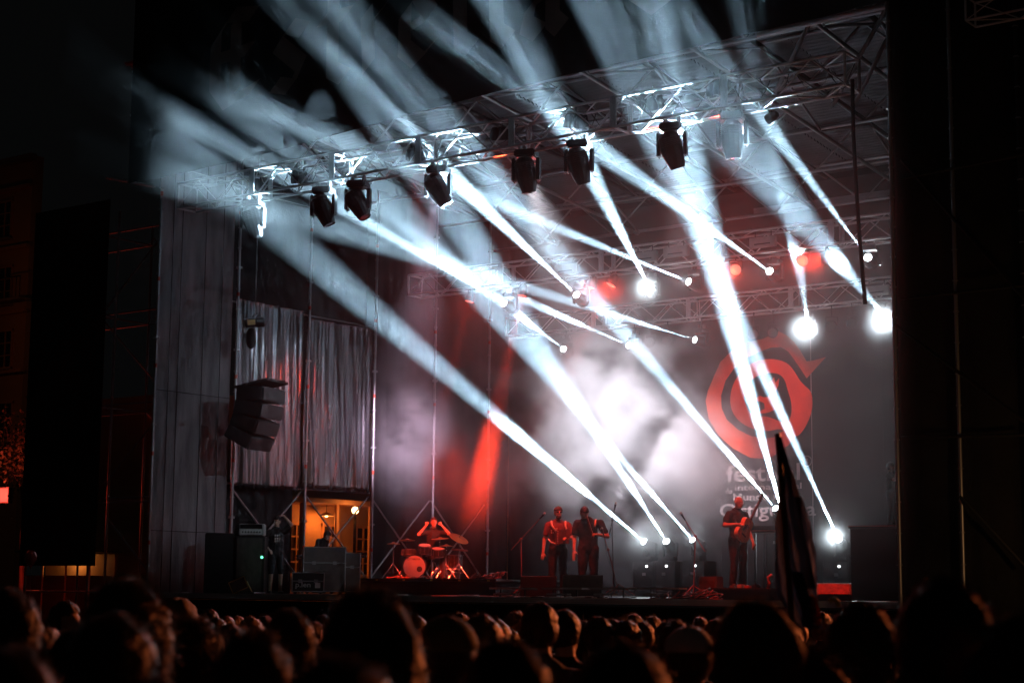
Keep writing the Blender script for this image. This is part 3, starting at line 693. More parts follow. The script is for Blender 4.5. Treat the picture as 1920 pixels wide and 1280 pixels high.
def cap_bm(H, brim=True):
    bm = bmesh.new(); bmesh.ops.create_uvsphere(bm, u_segments=28, v_segments=16, radius=1)
    for v in bm.verts: v.co = Vector((v.co.x * .090, v.co.y * .110 - .012, max(v.co.z, 0) * .092 + .040))
    bmesh.ops.remove_doubles(bm, verts=bm.verts, dist=.0005)
    ball(bm, Matrix.Translation((0, -.012, .133)), (.008, .008, .005), 8)
    if brim:
        ri = []
        for i in range(13):
            a = R(-62 + i * 124 / 12); ri.append((Vector((math.sin(a) * .088, math.cos(a) * .108 - .012, .045)), Vector((math.sin(a) * .086, math.cos(a) * .108 + .055, .030 - .012 * abs(math.sin(a))))))
        V = [(bm.verts.new(a), bm.verts.new(b), bm.verts.new(b - Vector((0, 0, .004))), bm.verts.new(a - Vector((0, 0, .004)))) for a, b in ri]
        for A, B in zip(V, V[1:]):
            for q in range(4): bm.faces.new((A[q], A[(q + 1) % 4], B[(q + 1) % 4], B[q]))
    bmesh.ops.transform(bm, matrix=H, verts=bm.verts)
    return bm
def attach(child, o):
    child.parent = o; child.matrix_parent_inverse = Matrix.Identity(4); return child
def part(name, bm, m, o, smooth=True):
    return attach(obj(name, bm, m, None, smooth), o)
def face_yaw(x, y, tx, ty): return math.atan2(ty - y, tx - x) - math.pi / 2
def performer(label, loc, yaw, pose, mats, hair=None, hcol='hairblack', scale=1.0, eyes=True, group=None, **kw):
    me, P, H = body_mesh('person', pose, mats, **kw)
    o = bpy.data.objects.new('person', me); COL.objects.link(o); o.location = loc; o.rotation_euler = (0, 0, yaw); o.scale = (scale,) * 3
    tag(o, label, 'person', group)
    if hair: part('hair', hair_bm(H, hair, 3, 300), hcol, o)
    if eyes:
        for sx in (-1, 1):
            bm = bmesh.new(); ball(bm, H @ Matrix.Translation((sx * .031, .083, .008)), (.011, .008, .008), 8); part('eye', bm, 'white', o)
    return o, P, H

# where the performers stand: px of the photograph, depth Y
def stand(px, Y, z=DECK): p = at(px, 1100, Y=Y); return Vector((p.x, p.y, z))
toCam = lambda p: face_yaw(p.x, p.y, 0, 0)

# accordion player
p = stand(1046, 29.6); yw = toCam(p) + R(4)
o, P, H = performer('bearded musician in cap and glasses wearing an accordion on white straps', p, yw, dict(elR=(.27, -.02, 1.13), wrR=(.30, .05, .88), elL=(-.29, .05, 1.16), wrL=(-.16, .25, 1.16), curlR=.25, nod=-.05, turn=R(8)),
                    ('skin', 'redshirt', 'trousers', 'shoe'), 'crop', 'hairbrown', 1.045)
part('cap', cap_bm(H, False), 'c2', o)
bm = bmesh.new()
for sx in (-1, 1): bmesh.ops.create_cone(bm, cap_ends=True, segments=12, radius1=.022, radius2=.022, depth=.006, matrix=H @ Matrix.Translation((sx * .03, .101, .010)) @ Matrix.Rotation(R(90), 4, 'X'))
capsule(bm, H @ Vector((-.075, .09, .014)), H @ Vector((.075, .09, .014)), .004, .004); part('glasses', bm, 'black', o)
bm = bmesh.new(); ball(bm, H @ Matrix.Translation((0, .045, -.082)), (.060, .052, .050)); part('beard', bm, 'hairbrown', o)
bm = bmesh.new(); bmesh.ops.create_cube(bm, size=1, matrix=Matrix.LocRotScale((.06, .185, 1.33), None, (.02, .012, .02)))
for r in range(3):
    for q in range(5):
        if (r * 5 + q * 3) % 4: bmesh.ops.create_cube(bm, size=1, matrix=Matrix.LocRotScale((.14 - q * .035, .126, 1.345 - r * .04), None, (.022, .01, .024)))
part('shirt_print', bm, 'white', o, False)
yo = thing('accordion', 'dark red button accordion on the bearded musician’s chest'.replace('’', "'"), 'accordion', p)
W = Matrix.Translation(p) @ Matrix.Rotation(yw, 4, 'Z') @ Matrix.Scale(1.045, 4)
def wbox(name, c, s, m, parent, rot=None, bev=.006): return obox(name, s, W @ Matrix.Translation(c) @ (rot or Matrix.Identity(4)), m, parent, bev)
tl = Matrix.Rotation(R(-6), 4, 'Y')
wbox('treble_side', (.02, .25, 1.17), (.075, .17, .30), 'acc', yo, tl); wbox('bass_side', (-.17, .25, 1.19), (.075, .17, .29), 'acc', yo, tl)
bel = obox('bellows', (.12, .15, .27), W @ Matrix.Translation((-.075, .25, 1.18)) @ tl, 'darkwood', yo, .004)
for k in range(6): wbox('fold', (-.125 + k * .02, .25, 1.18), (.007, .162, .282), 'acc', yo, tl, .002)
for k in range(8): place('button', unit('ball', 'white'), W @ Matrix.Translation((.03, .338, 1.06 + k * .032)) @ Matrix.Scale(.009, 4), yo)
for sx, e in ((.14, .04), (-.14, -.18)):
    pts = [W @ Vector(q) for q in ((sx * .9, -.13, 1.30), (sx, -.07, 1.475), (sx, .06, 1.49), (sx * .95, .15, 1.40), (e, .18, 1.27))]
    obj('strap', tube_bm(pts, .022, 8), 'white', yo, True)
obj('strap', tube_bm([W @ Vector(q) for q in ((.20, .10, 1.14), (.16, .17, 1.08), (.05, .19, 1.04))], .016, 8), 'white', yo, True)

# fiddler leaning forward, bow upright in one hand, bottle in the other
p = stand(1103, 29.5); yw = toCam(p) + R(-2)
o, P, H = performer('broad musician in black looking down, bow raised in one hand', p, yw, dict(chest=(.02, .03, 1.32), neck=(.04, .08, 1.49), head=(.07, .17, 1.60), nod=R(38), turn=R(14), elR=(.27, .02, 1.13), wrR=(.27, .13, .90), elL=(-.37, .02, 1.17), wrL=(-.17, .22, 1.20), curlL=1.0, curlR=.9, shR=(.21, .02, 1.42), shL=(-.22, .0, 1.42)),
                    ('skin', 'shirt', 'trousers', 'shoe'), 'short', 'hairblack', 1.06, bulk=1.12)
W = Matrix.Translation(p) @ Matrix.Rotation(yw, 4, 'Z') @ Matrix.Scale(1.06, 4)
part('shoulder_strap', tube_bm([Vector(q) for q in ((-.10, -.13, 1.40), (-.15, -.06, 1.485), (-.14, .06, 1.48), (-.13, .15, 1.36))], .020, 8), 'white', o)
bw = thing('violin_bow', 'long thin violin bow held upright by the broad musician in black', 'bow', W @ Vector((-.12, .28, 1.2)))
rod('stick', W @ Vector((-.10, .29, 1.12)), W @ Vector((.09, .24, 1.74)), .006, 'darkwood', bw); rod('bow_hair', W @ Vector((-.115, .305, 1.16)), W @ Vector((.075, .25, 1.73)), .003, 'white', bw)
obox('frog', (.02, .02, .05), aim(W @ Vector((-.10, .297, 1.15)), W.to_3x3() @ Vector((.19, -.05, .62))), 'black', bw, .003)
bo = thing('bottle', 'small pale bottle in the lowered hand of the musician in black', 'bottle', W @ Vector((.28, .2, .74)))
lathe('glass', [(0, 0), (.032, 0), (.033, .12), (.013, .17), (.013, .22), (0, .22)], 'bottle', aim(W @ Vector((.27, .205, .70)), (.05, -.1, 1)), bo, 12)
lathe('cap', [(0, 0), (.015, 0), (.015, .02), (0, .02)], 'ring', aim(W @ Vector((.281, .183, .918)), (.05, -.1, 1)), bo, 10)

# guitarist on a low riser
GZ = DECK + .22
gr = thing('guitar_riser', 'low black platform under the guitarist and pedals', 'platform', (-17, 30, DECK))
a = at(1335, 1100, Y=29.2); b = at(1460, 1100, Y=29.2)
cube('platform_top', (a.x, 28.9, GZ - .03), (b.x, 30.9, GZ), 'deck', gr, .006); cube('platform_frame', (a.x + .05, 28.95, DECK), (b.x - .05, 30.85, GZ - .032), 'blackbox', gr)
p = stand(1384, 29.9, GZ); yw = toCam(p) + R(38)
o, P, H = performer('bald guitarist in black with a guitar slung high, one arm hanging', p, yw, dict(elL=(-.30, -.04, 1.12), wrL=(-.30, .10, .89), handL=(.08, .3, -1), elR=(.33, .02, 1.20), wrR=(.22, .26, 1.22), head=(0, .05, 1.65), nod=R(14), turn=R(10), curlL=.35),
                    ('skin', 'shirt', 'trousers', 'shoe'), None, scale=1.0, bulk=1.1)
W = Matrix.Translation(p) @ Matrix.Rotation(yw, 4, 'Z')
gt = thing('acoustic_guitar', 'amber acoustic guitar hanging upright on the bald guitarist', 'guitar', W @ Vector((.1, .25, 1)))
def guitar(W, G):
    prof = [(0, .115), (.04, .165), (.10, .19), (.17, .18), (.235, .13), (.28, .115), (.33, .13), (.39, .140), (.44, .115), (.465, .05)]
    bm = bmesh.new(); out_ = [(-w, h) for h, w in prof] + [(w, h) for h, w in reversed(prof)]; out_ = smooth_poly(out_, 1)
    lo_ = [bm.verts.new((x, -.05, h)) for x, h in out_]; hi_ = [bm.verts.new((x, .045, h)) for x, h in out_]
    bm.faces.new(lo_); bm.faces.new(hi_[::-1])
    for i in range(len(lo_)): bm.faces.new((lo_[i], lo_[(i + 1) % len(lo_)], hi_[(i + 1) % len(lo_)], hi_[i]))
    bmesh.ops.recalc_face_normals(bm, faces=bm.faces)
    bmesh.ops.transform(bm, matrix=G, verts=bm.verts); obj('soundbox', bm, 'wood', W)
    lathe('sound_hole', [(0, 0), (.048, 0), (.048, .003), (0, .003)], 'black', G @ Matrix.Translation((0, .046, .29)) @ Matrix.Rotation(R(-90), 4, 'X'), W, 20)
    obox('bridge', (.15, .012, .025), G @ Matrix.Translation((0, .052, .11)), 'darkwood', W, .003); obox('pickguard', (.05, .003, .12), G @ Matrix.Translation((.06, .048, .24)), 'black', W, 0)
    obox('neck', (.055, .03, .46), G @ Matrix.Translation((0, .035, .68)), 'darkwood', W, .008); hd = obox('headstock', (.075, .02, .17), G @ Matrix.Translation((0, .028, .985)), 'darkwood', W, .006)
    for sx in (-1, 1):
        for k in range(3): rod('tuning_peg', G @ Vector((sx * .036, .028, .93 + k * .05)), G @ Vector((sx * .062, .028, .93 + k * .05)), .008, 'chrome', W)
    for k in range(6): rod('string', G @ Vector((-.02 + k * .008, .062, .115)), G @ Vector((-.02 + k * .008, .054, .92)), .0012, 'chrome', W)
guitar(gt, W @ Matrix.Translation((.17, .27, .93)) @ Matrix.Rotation(R(-32), 4, 'Y') @ Matrix.Rotation(R(14), 4, 'Z'))
obj('strap', tube_bm([W @ Vector(q) for q in ((.15, .24, 1.0), (.17, .16, 1.25), (-.06, -.10, 1.47), (-.12, -.15, 1.40))], .02, 8), 'black', gt, True)

# drum riser, drummer, drum kit
RZ = DECK + .38
DC = at(815, 1090, Y=33.6); DC.z = RZ
dr = thing('drum_riser', 'low black riser platform carrying the drum kit', 'platform', (DC.x, DC.y, DECK))
a = at(642, 1095, Y=32.4); b = at(930, 1095, Y=32.4)
for k in range(3):
    w = (b.x - a.x) / 3; cube('riser_top', (a.x + k * w + .004, 32.4, RZ - .06), (a.x + (k + 1) * w - .004, 35.6, RZ), 'deck', dr, .006)
cube('riser_frame', (a.x + .06, 32.46, DECK), (b.x - .06, 35.5, RZ - .065), 'skirt', dr)
for k in range(6): cube('marker', (a.x + .25 + k * (b.x - a.x - .5) / 5, 32.385, RZ - .05), (a.x + .31 + k * (b.x - a.x - .5) / 5, 32.398, RZ - .02), 'band', dr)
p = at(812, 1090, Y=34.1); p.z = RZ + .14; yw = toCam(p)
o, P, H = performer('seated drummer in black tee with both hands raised to his ears', p, yw, dict(pelvis=(0, -.05, .55), waist=(0, -.05, .68), chest=(0, -.02, .90), neck=(0, 0, 1.08), head=(0, .04, 1.245), shR=(.19, 0, 1.0), shL=(-.19, 0, 1.0), elR=(.37, .12, .95), wrR=(.19, .09, 1.17), handR=(-.42, -.15, .8), elL=(-.39, .12, .97), wrL=(-.19, .09, 1.18), handL=(.42, -.15, .8), hipR=(.10, 0, .53), hipL=(-.10, 0, .53), knR=(.22, .40, .52), knL=(-.22, .40, .52), anR=(.24, .45, -.06), anL=(-.24, .42, -.06), curlR=1., curlL=1., turn=R(8), nod=R(-3)),
                    ('skin', 'shirt', 'trousers', 'shoe'), 'short', 'hairbrown', 1.02)
sl = thing('drum_stool', 'round black stool under the seated drummer', 'stool', p)
lathe('cushion', [(0, .40), (.17, .40), (.18, .44), (.17, .48), (0, .48)], 'black', Matrix.Translation(p + Vector((0, 0, .0))) @ Matrix.Rotation(yw, 4, 'Z') @ Matrix.Translation((0, -.06, -.05)), sl)
for k in range(3): rod('leg', p + Vector((0, 0, .36)), p + Vector((.25 * math.cos(2.1 * k), .25 * math.sin(2.1 * k), -.13)), .012, 'chrome', sl)
K = Matrix.Translation(p - Vector((0, 0, .14))) @ Matrix.Rotation(yw, 4, 'Z')     # kit space: +Y towards the crowd, +X to the drummer's right
kit = 'pieces of the drum kit'
def drum(name, label, r, h, mtx, headm='drumhead', legs=None, lugs=8):
    t = thing(name, label, 'drum', mtx.translation, kit)
    lathe('shell', [(r * .97, 0), (r, .005), (r, h - .005), (r * .97, h)], 'drumshell', mtx, t, 28)
    lathe('head', [(0, 0), (r * .95, 0), (r * .95, .004), (0, .004)], headm, mtx @ Matrix.Translation((0, 0, h + .002)), t, 28); lathe('lower_head', [(0, 0), (r * .95, 0), (r * .95, .004), (0, .004)], 'drumhead', mtx @ Matrix.Translation((0, 0, -.006)), t, 28)
    for z in (0, h - .02): lathe('hoop', [(r * .96, 0), (r * 1.045, 0), (r * 1.045, .022), (r * .96, .022), (r * .96, 0)], 'chrome', mtx @ Matrix.Translation((0, 0, z)), t, 28)
    for k in range(lugs): a_ = 6.2832 * k / lugs; rod('lug', mtx @ Vector((r * 1.03 * math.cos(a_), r * 1.03 * math.sin(a_), .015)), mtx @ Vector((r * 1.03 * math.cos(a_), r * 1.03 * math.sin(a_), h - .015)), .007, 'chrome', t)
    return t
t = drum('bass_drum', 'big bass drum with grey front head and printed maker name', .285, .42, K @ Matrix.Translation((.47, .42, .30)) @ Matrix.Rotation(R(-90), 4, 'X'), 'drumfront')
for sx in (-1, 1): rod('spur', K @ Vector((.47 + sx * .27, .72, .22)), K @ Vector((.47 + sx * .40, .86, .01)), .012, 'chrome', t)
G = K @ Matrix.Translation((.47, .42, .30))
tx = text('lettering', 'YAMAHA', 'black', t, (0, 0, 0), .055, .25, bold=.01); tx.matrix_basis = G @ Matrix.Translation((.105, .432, .16)) @ Matrix.Rotation(math.pi, 4, 'Z') @ Matrix.Rotation(R(90), 4, 'X')
lathe('maker_mark', [(.018, 0), (.03, 0), (.03, .004), (.018, .004), (.018, 0)], 'black', G @ Matrix.Translation((.15, .431, .185)) @ Matrix.Rotation(R(-90), 4, 'X'), t, 16)
lathe('port_hole', [(.0, 0), (.07, 0), (.07, .004), (0, .004)], 'black', G @ Matrix.Translation((-.13, .431, -.06)) @ Matrix.Rotation(R(-90), 4, 'X'), t, 18)
drum('snare_drum', 'shallow snare drum beside the drummer with chrome hoops', .18, .14, K @ Matrix.Translation((.62, .28, .58)) @ Matrix.Rotation(R(8), 4, 'X'))
t = drum('rack_tom', 'small rack tom over the bass drum with red-lit lower head', .15, .20, K @ Matrix.Translation((.22, .52, .64)) @ Matrix.Rotation(R(-16), 4, 'X')); rod('tom_arm', K @ Vector((.3, .56, .54)), K @ Vector((.32, .60, .82)), .012, 'chrome', t)
t = drum('rack_tom', 'second rack tom closer to the tilted cymbals', .16, .20, K @ Matrix.Translation((-.12, .50, .56)) @ Matrix.Rotation(R(-14), 4, 'X')); rod('tom_arm', K @ Vector((0, .5, .6)), K @ Vector((.2, .56, .56)), .012, 'chrome', t)
t = drum('floor_tom', 'deep floor tom standing on three chrome legs', .20, .34, K @ Matrix.Translation((-.52, .20, .26)))
for k in range(3): rod('leg', K @ Vector((-.52 + .22 * math.cos(2.1 * k), .20 + .22 * math.sin(2.1 * k), .45)), K @ Vector((-.52 + .24 * math.cos(2.1 * k), .20 + .24 * math.sin(2.1 * k), .0)), .009, 'chrome', t)
def cymbal(x, y, z, r, tilt, label, boom=None, roll=0):
    t = thing('cymbal', label, 'cymbal', K @ Vector((x, y, 0)), kit)
    T = K @ Matrix.Translation((x, y, z)) @ Matrix.Rotation(tilt, 4, 'X') @ Matrix.Rotation(roll, 4, 'Y')
    lathe('plate', [(0, .026), (.03, .024), (.055, .004), (r * .6, -.006), (r, -.018), (r, -.021), (r * .6, -.009), (.055, .0), (0, .02)], 'brass', T, t, 36)
    rod('wing_nut', T @ Vector((0, 0, .02)), T @ Vector((0, 0, .06)), .010, 'black', t)
    rod('post', K @ Vector((x, y, .25)), T @ Vector((0, 0, .02)), .010, 'chrome', t); rod('post_sleeve', K @ Vector((x, y, .12)), K @ Vector((x, y, z * .62)), .014, 'chrome', t)
    for k in range(3):
        a_ = 2.094 * k + .5
        rod('leg', K @ Vector((x, y, .38)), K @ Vector((x + .30 * math.cos(a_), y + .30 * math.sin(a_), .012)), .010, 'chrome', t); rod('leg_brace', K @ Vector((x, y, .16)), K @ Vector((x + .17 * math.cos(a_), y + .17 * math.sin(a_), .17)), .008, 'chrome', t)
cymbal(.66, .46, .97, .20, R(5), 'flat crash cymbal beside the drummer, above the snare')
cymbal(1.0, .40, .88, .17, R(3), 'small flat cymbal at the outer edge of the kit beside the flight cases')
cymbal(-.16, .36, 1.02, .22, R(-6), 'ride cymbal just under the drummer\'s raised forearm', roll=R(4))
cymbal(-.63, .56, 1.02, .26, R(-24), 'big crash cymbal tipped steeply towards the crowd', roll=R(-22))
cymbal(-.32, .42, .84, .18, R(-3), 'low hi-hat style cymbal under the ride cymbal')
t = thing('side_table_drum_pad', 'flat red-lit percussion pad on a stand beside the tipped cymbal', 'drum pad', K @ Vector((-.68, .3, 0)), kit); obox('pad', (.42, .16, .05), K @ Matrix.Translation((-.66, .26, .73)) @ Matrix.Rotation(R(-5), 4, 'Y'), 'redcable_redlit', t, .015); rod('stand', K @ Vector((-.66, .26, 0)), K @ Vector((-.66, .26, .71)), .014, 'chrome', t)  # pad coloured red for the light falling on it

# microphones
def mic_stand(base, knee, tip, label, thick=.011, m='darksteel', round_base=False):
    t = thing('microphone_stand', label, 'microphone stand', base)
    base, knee, tip = Vector(base), Vector(knee), Vector(tip); d = (tip - knee).normalized()
    rod('pole', base + Vector((0, 0, .06)), knee, thick, m, t)
    if (tip - knee).length > .2: rod('boom', knee - d * .35, tip, thick * .8, m, t); place('boom_clamp', unit('ball', m), Matrix.LocRotScale(knee, None, (.03,) * 3), t)
    lathe('microphone_body', [(0, 0), (.014, 0), (.020, .12), (.024, .14), (0, .14)], 'black', aim(tip, d), t, 12); place('microphone_head', unit('ball', 'grey'), Matrix.LocRotScale(tip + d * .16, None, (.029,) * 3), t)
    for k in range(3):
        a_ = 2.094 * k + .4; rod('leg', base + Vector((0, 0, .22)), base + Vector((.32 * math.cos(a_), .32 * math.sin(a_), .012)), .009, m, t)
    pts = [tip, tip.lerp(knee, .4) - Vector((0, 0, .06)), knee - Vector((.02, .02, .1)), base.lerp(knee, .4) + Vector((.03, -.03, 0)), base + Vector((.1, -.1, .02))]
    obj('cable', tube_bm(pts, .005, 6), 'cable', t, True)
    return t
Y = 28.6
mic_stand(at(978, 1118, Y=Y), at(977, 1010, Y=Y), at(1012, 972, Y=Y - .05), 'boom microphone stand before the bearded accordion player', m='redcable_redlit')
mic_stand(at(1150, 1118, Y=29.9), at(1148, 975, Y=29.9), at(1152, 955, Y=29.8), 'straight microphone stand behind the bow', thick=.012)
mic_stand(at(1300, 1118, Y=29.2), at(1304, 1005, Y=29.2), at(1285, 975, Y=29.15), 'boom microphone stand in front of the floor beam lights', m='redcable_redlit')
mic_stand(at(1160, 1116, Y=28.4), at(1140, 1030, Y=28.6), at(1132, 1003, Y=28.7), 'leaning microphone stand beside the musician in black', m='redcable_redlit')

# ------------------------------------------------------------------ things on the deck
def wedge(px, Y, w, h, d, label, yaw, m='blackbox', mgrille='darksteel', group=None, py=None):
    p = at(px, 1110, Y=Y); p.z = DECK
    t = thing('floor_monitor', label, 'monitor speaker', p, group); T = Matrix.Translation(p) @ Matrix.Rotation(yaw, 4, 'Z')
    def prism(prof, hw, m_, nm, off=0):
        bm = bmesh.new(); A = [bm.verts.new((-hw, y, z)) for y, z in prof]; B = [bm.verts.new((hw, y, z)) for y, z in prof]
        bm.faces.new(A); bm.faces.new(B[::-1])
        for i in range(len(prof)): bm.faces.new((A[i], A[(i + 1) % len(prof)], B[(i + 1) % len(prof)], B[i]))
        bmesh.ops.recalc_face_normals(bm, faces=bm.faces); bmesh.ops.bevel(bm, geom=bm.edges[:], offset=.008, segments=1, affect='EDGES')
        bmesh.ops.transform(bm, matrix=T, verts=bm.verts); return obj(nm, bm, m_, t)
    prism([(-d / 2, 0), (d / 2, 0), (d / 2, h * .35), (d * .05, h), (-d / 2, h)], w / 2, m, 'cabinet')
    prism([(d / 2 + .004, h * .38), (d * .06 + .004, h * .98), (d * .06 + .014, h * .99), (d / 2 + .014, h * .39)], w * .44, mgrille, 'grille')
    for s in (-1, 1): obox('handle', (.01, .12, .04), T @ Matrix.Translation((s * (w / 2 + .004), -.05, h * .5)), 'black', t, .004)
    return t
wedge(1092, 28.3, .78, .45, .5, 'large grey monitor wedge at the feet of the musician in black', toCam(Vector((-20, 28, 0))) + math.pi, 'case')
wedge(1010, 28.4, .72, .42, .5, 'dark monitor wedge before the boom microphone stand', toCam(Vector((-20, 28, 0))) + math.pi)
t = wedge(1564, 28.6, .62, .32, .42, 'tilted monitor wedge with red-lit face near the photographer', toCam(Vector((-14, 28, 0))), 'black', 'redcable_redlit')  # red face colour holds the red light on the wedge
for k, px in enumerate((962, 1060, 1148, 1242)):
    a = at(px - 38, 1104, Y=27.55); b = at(px + 38, 1104, Y=27.55); t = thing('footlight_bar', ['long flat footlight bar with a shorter lower plate, beside the dark wedge', 'long flat footlight bar before the accordion player', 'long flat footlight bar before the musician in black', 'long flat footlight bar beside the heap of red cables'][k], 'footlight', (a.x, 27.5, DECK), 'flat bars along the front of the deck')
    z = a.z
    cube('top_plate', (a.x, 27.42, z), (b.x, 27.72, z + .035), 'grey', t, .006); cube('lower_plate', (a.x + .2, 27.3, z - .11), (b.x - .25, 27.44, z - .075), 'grey', t, .006)
    for sx in (a.x + .2, b.x - .2): rod('leg', (sx, 27.55, DECK), (sx, 27.55, z), .018, 'darksteel', t)
    for sx in (a.x + .3, b.x - .35): rod('lower_leg', (sx, 27.37, DECK), (sx, 27.37, z - .11), .014, 'darksteel', t)
def heap(px, Y, n, spread, label, seed, m='redcable_redlit', z=DECK, h=.12):
    rnd = random.Random(seed); c = at(px, 1110, Y=Y); t = thing('cable_heap', label, 'cables', (c.x, Y, z))
    for k in range(n):
        a0 = rnd.uniform(0, 6); r = rnd.uniform(.06, .2); cx = c.x + rnd.gauss(0, spread); cy = Y + rnd.gauss(0, .12); tt = rnd.uniform(0, h)
        pts = [(cx + r * math.cos(a0 + q * .5) * 1.3, cy + r * math.sin(a0 + q * .5), z + .015 + tt * (.5 + .5 * math.sin(q * .7 + a0))) for q in range(rnd.randint(6, 14))]
        obj('cable', tube_bm(pts, rnd.uniform(.008, .018), 6), rnd.choice((m, m, 'cable', 'case')), t, True)
    return t
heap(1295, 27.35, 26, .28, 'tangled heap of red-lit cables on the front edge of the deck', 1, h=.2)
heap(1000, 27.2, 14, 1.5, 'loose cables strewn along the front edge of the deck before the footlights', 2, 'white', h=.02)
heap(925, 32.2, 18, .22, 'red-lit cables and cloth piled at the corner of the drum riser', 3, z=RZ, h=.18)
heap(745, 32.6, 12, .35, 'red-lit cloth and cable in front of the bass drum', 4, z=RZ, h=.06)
heap(1110, 27.15, 10, 1.2, 'thin cables lying at the foot of the long footlight bars', 5, 'case', h=.02)
pb = thing('pedal_board', 'guitar effects pedal board in front of the bald guitarist', 'pedal board', at(1395, 1092, Y=29.1))
for k in range(4):
    p = at(1375 + k * 14, 1090, Y=29.15); p.z = GZ; cube('pedal', p + Vector((-.05, -.07, 0)), p + Vector((.05, .07, .05 + .02 * (k % 2))), ('case', 'grey', 'redcable_redlit', 'black')[k], pb, .008)
p = at(1440, 1090, Y=29.1); p.z = GZ; obj('bent_tube_lamp', tube_bm([p, p + Vector((.03, 0, .1)), p + Vector((0, 0, .2)), p + Vector((.08, 0, .25))], .03, 8), 'redcable_redlit', pb, True)
ab = thing('guitar_amplifier', 'small brown combo amplifier standing beside the guitarist', 'amplifier', at(1332, 1095, Y=29.6)); p = at(1333, 1095, Y=29.6); p.z = DECK
cube('cabinet', p + Vector((-.2, -.15, 0)), p + Vector((.2, .15, .44)), 'case', ab, .02); cube('grille_cloth', p + Vector((-.17, -.165, .03)), p + Vector((.17, -.155, .36)), 'darkwood', ab); cube('badge', p + Vector((-.03, -.172, .2)), p + Vector((.03, -.167, .22)), 'redcable_redlit', ab)
kb = thing('keyboard_table', 'long table with red-lit edge behind the guitarist', 'table', at(1425, 1000, Y=33)); a = at(1395, 994, Y=33); b = at(1480, 994, Y=33)
cube('top', (a.x, 32.8, a.z - .05), (b.x, 33.4, a.z), 'darkwood', kb, .01); cube('redlit_edge', (a.x, 32.785, a.z - .03), (b.x, 32.797, a.z - .004), 'redcable_redlit', kb)  # edge strip painted red for the red light along it
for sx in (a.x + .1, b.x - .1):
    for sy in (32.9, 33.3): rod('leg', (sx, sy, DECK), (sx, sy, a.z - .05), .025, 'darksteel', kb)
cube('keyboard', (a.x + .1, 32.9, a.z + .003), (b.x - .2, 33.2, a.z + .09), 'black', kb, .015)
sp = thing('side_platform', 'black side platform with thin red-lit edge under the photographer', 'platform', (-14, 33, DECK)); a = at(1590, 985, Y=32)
cube('top', (a.x, 32, a.z - .06), (XR, 34.2, a.z), 'deck', sp, .008); cube('skirt', (a.x + .03, 32.04, DECK), (XR, 34.1, a.z - .065), 'skirt', sp); cube('redlit_edge', (a.x, 31.985, a.z - .022), (XR, 31.998, a.z - .004), 'redcable_redlit', sp)  # thin strip whose red colour is the light on the edge
PZ = a.z
# photographer
p = at(1672, 985, Y=32.7); p.z = PZ
o, P, H = performer('photographer in black raising a camera beside the covered tower', p, toCam(p) + R(70), dict(elR=(.24, .20, 1.28), wrR=(.07, .22, 1.58), elL=(-.24, .20, 1.28), wrL=(-.07, .24, 1.58), handR=(-.1, .1, 1), handL=(.1, .1, 1), pelvis=(0, 0, .98)), ('skin', 'shirt', 'trousers', 'shoe'), 'short', 'hairblack', .72)
ct = thing('camera', 'black camera with pale top held by the photographer', 'camera', p); T = Matrix.Translation(p) @ Matrix.Rotation(toCam(p) + R(70), 4, 'Z') @ Matrix.Scale(.72, 4)
obox('body', (.15, .07, .11), T @ Matrix.Translation((0, .22, 1.70)), 'black', ct, .012); lathe('lens_barrel', [(0, 0), (.036, 0), (.040, .11), (.03, .11), (.028, .09), (0, .09)], 'black', T @ Matrix.Translation((0, .25, 1.69)) @ Matrix.Rotation(R(-90), 4, 'X'), ct, 16); obox('flash', (.07, .05, .04), T @ Matrix.Translation((0, .22, 1.78)), 'white', ct, .006)

# stage-side amplifier stack, cases, stagehands
def at_deck(px, Y): p = at(px, 1110, Y=Y); return Vector((p.x, Y, DECK))
p = at_deck(447, 28.3)
asx = thing('speaker_stack', 'tall black bass cabinets carrying an amplifier head by the tarpaulin', 'speaker', p)
cube('cabinet', p + Vector((-.75, -.3, 0)), p + Vector((-.06, .35, 1.36)), 'blackbox', asx, .02); cube('cabinet', p + Vector((-.05, -.35, 0)), p + Vector((.62, .3, 1.30)), 'blackbox', asx, .02)
cube('grille', p + Vector((.0, -.375, .05)), p + Vector((.57, -.355, 1.25)), 'case', asx)
ah = thing('amplifier_head', 'chrome-fronted amplifier head on top of the black bass cabinets', 'amplifier', p + Vector((0, 0, 1.3)))
cube('casing', p + Vector((.02, -.3, 1.304)), p + Vector((.58, .1, 1.58)), 'grey', ah, .02); cube('front_panel', p + Vector((.05, -.312, 1.33)), p + Vector((.55, -.302, 1.45)), 'white', ah); cube('mesh_panel', p + Vector((.05, -.312, 1.47)), p + Vector((.55, -.302, 1.56)), 'black', ah)
for k in range(7): place('knob', unit('ball', 'black'), Matrix.LocRotScale(p + Vector((.11 + k * .065, -.318, 1.39)), None, (.018,) * 3), ah)
p = at_deck(516, 29.0)
o, P, H = performer('stagehand in black printed tee and shorts with a hand on his head', p, toCam(p) + R(8), dict(elL=(-.33, .06, 1.60), wrL=(-.15, .06, 1.80), handL=(.8, -.1, .1), curlL=.2, elR=(.30, -.05, 1.15), wrR=(.19, .12, 1.02), turn=R(-30), nod=R(12), shL=(-.19, -.01, 1.45)), ('skin', 'shirt', 'trousers', 'shoe'), 'short', 'hairblack', .99, shorts=True)
bm = bmesh.new()
for r in range(3):
    for q in range(3):
        bmesh.ops.create_cube(bm, size=1, matrix=Matrix.LocRotScale((.05 - q * .05, .118, 1.34 - r * .065), Matrix.Rotation(.2 * (q - r), 3, 'Y'), (.036, .012, .045)))
        if (q + r) % 2: bmesh.ops.create_cube(bm, size=1, matrix=Matrix.LocRotScale((.05 - q * .05, .121, 1.325 - r * .065), None, (.012, .012, .03)))
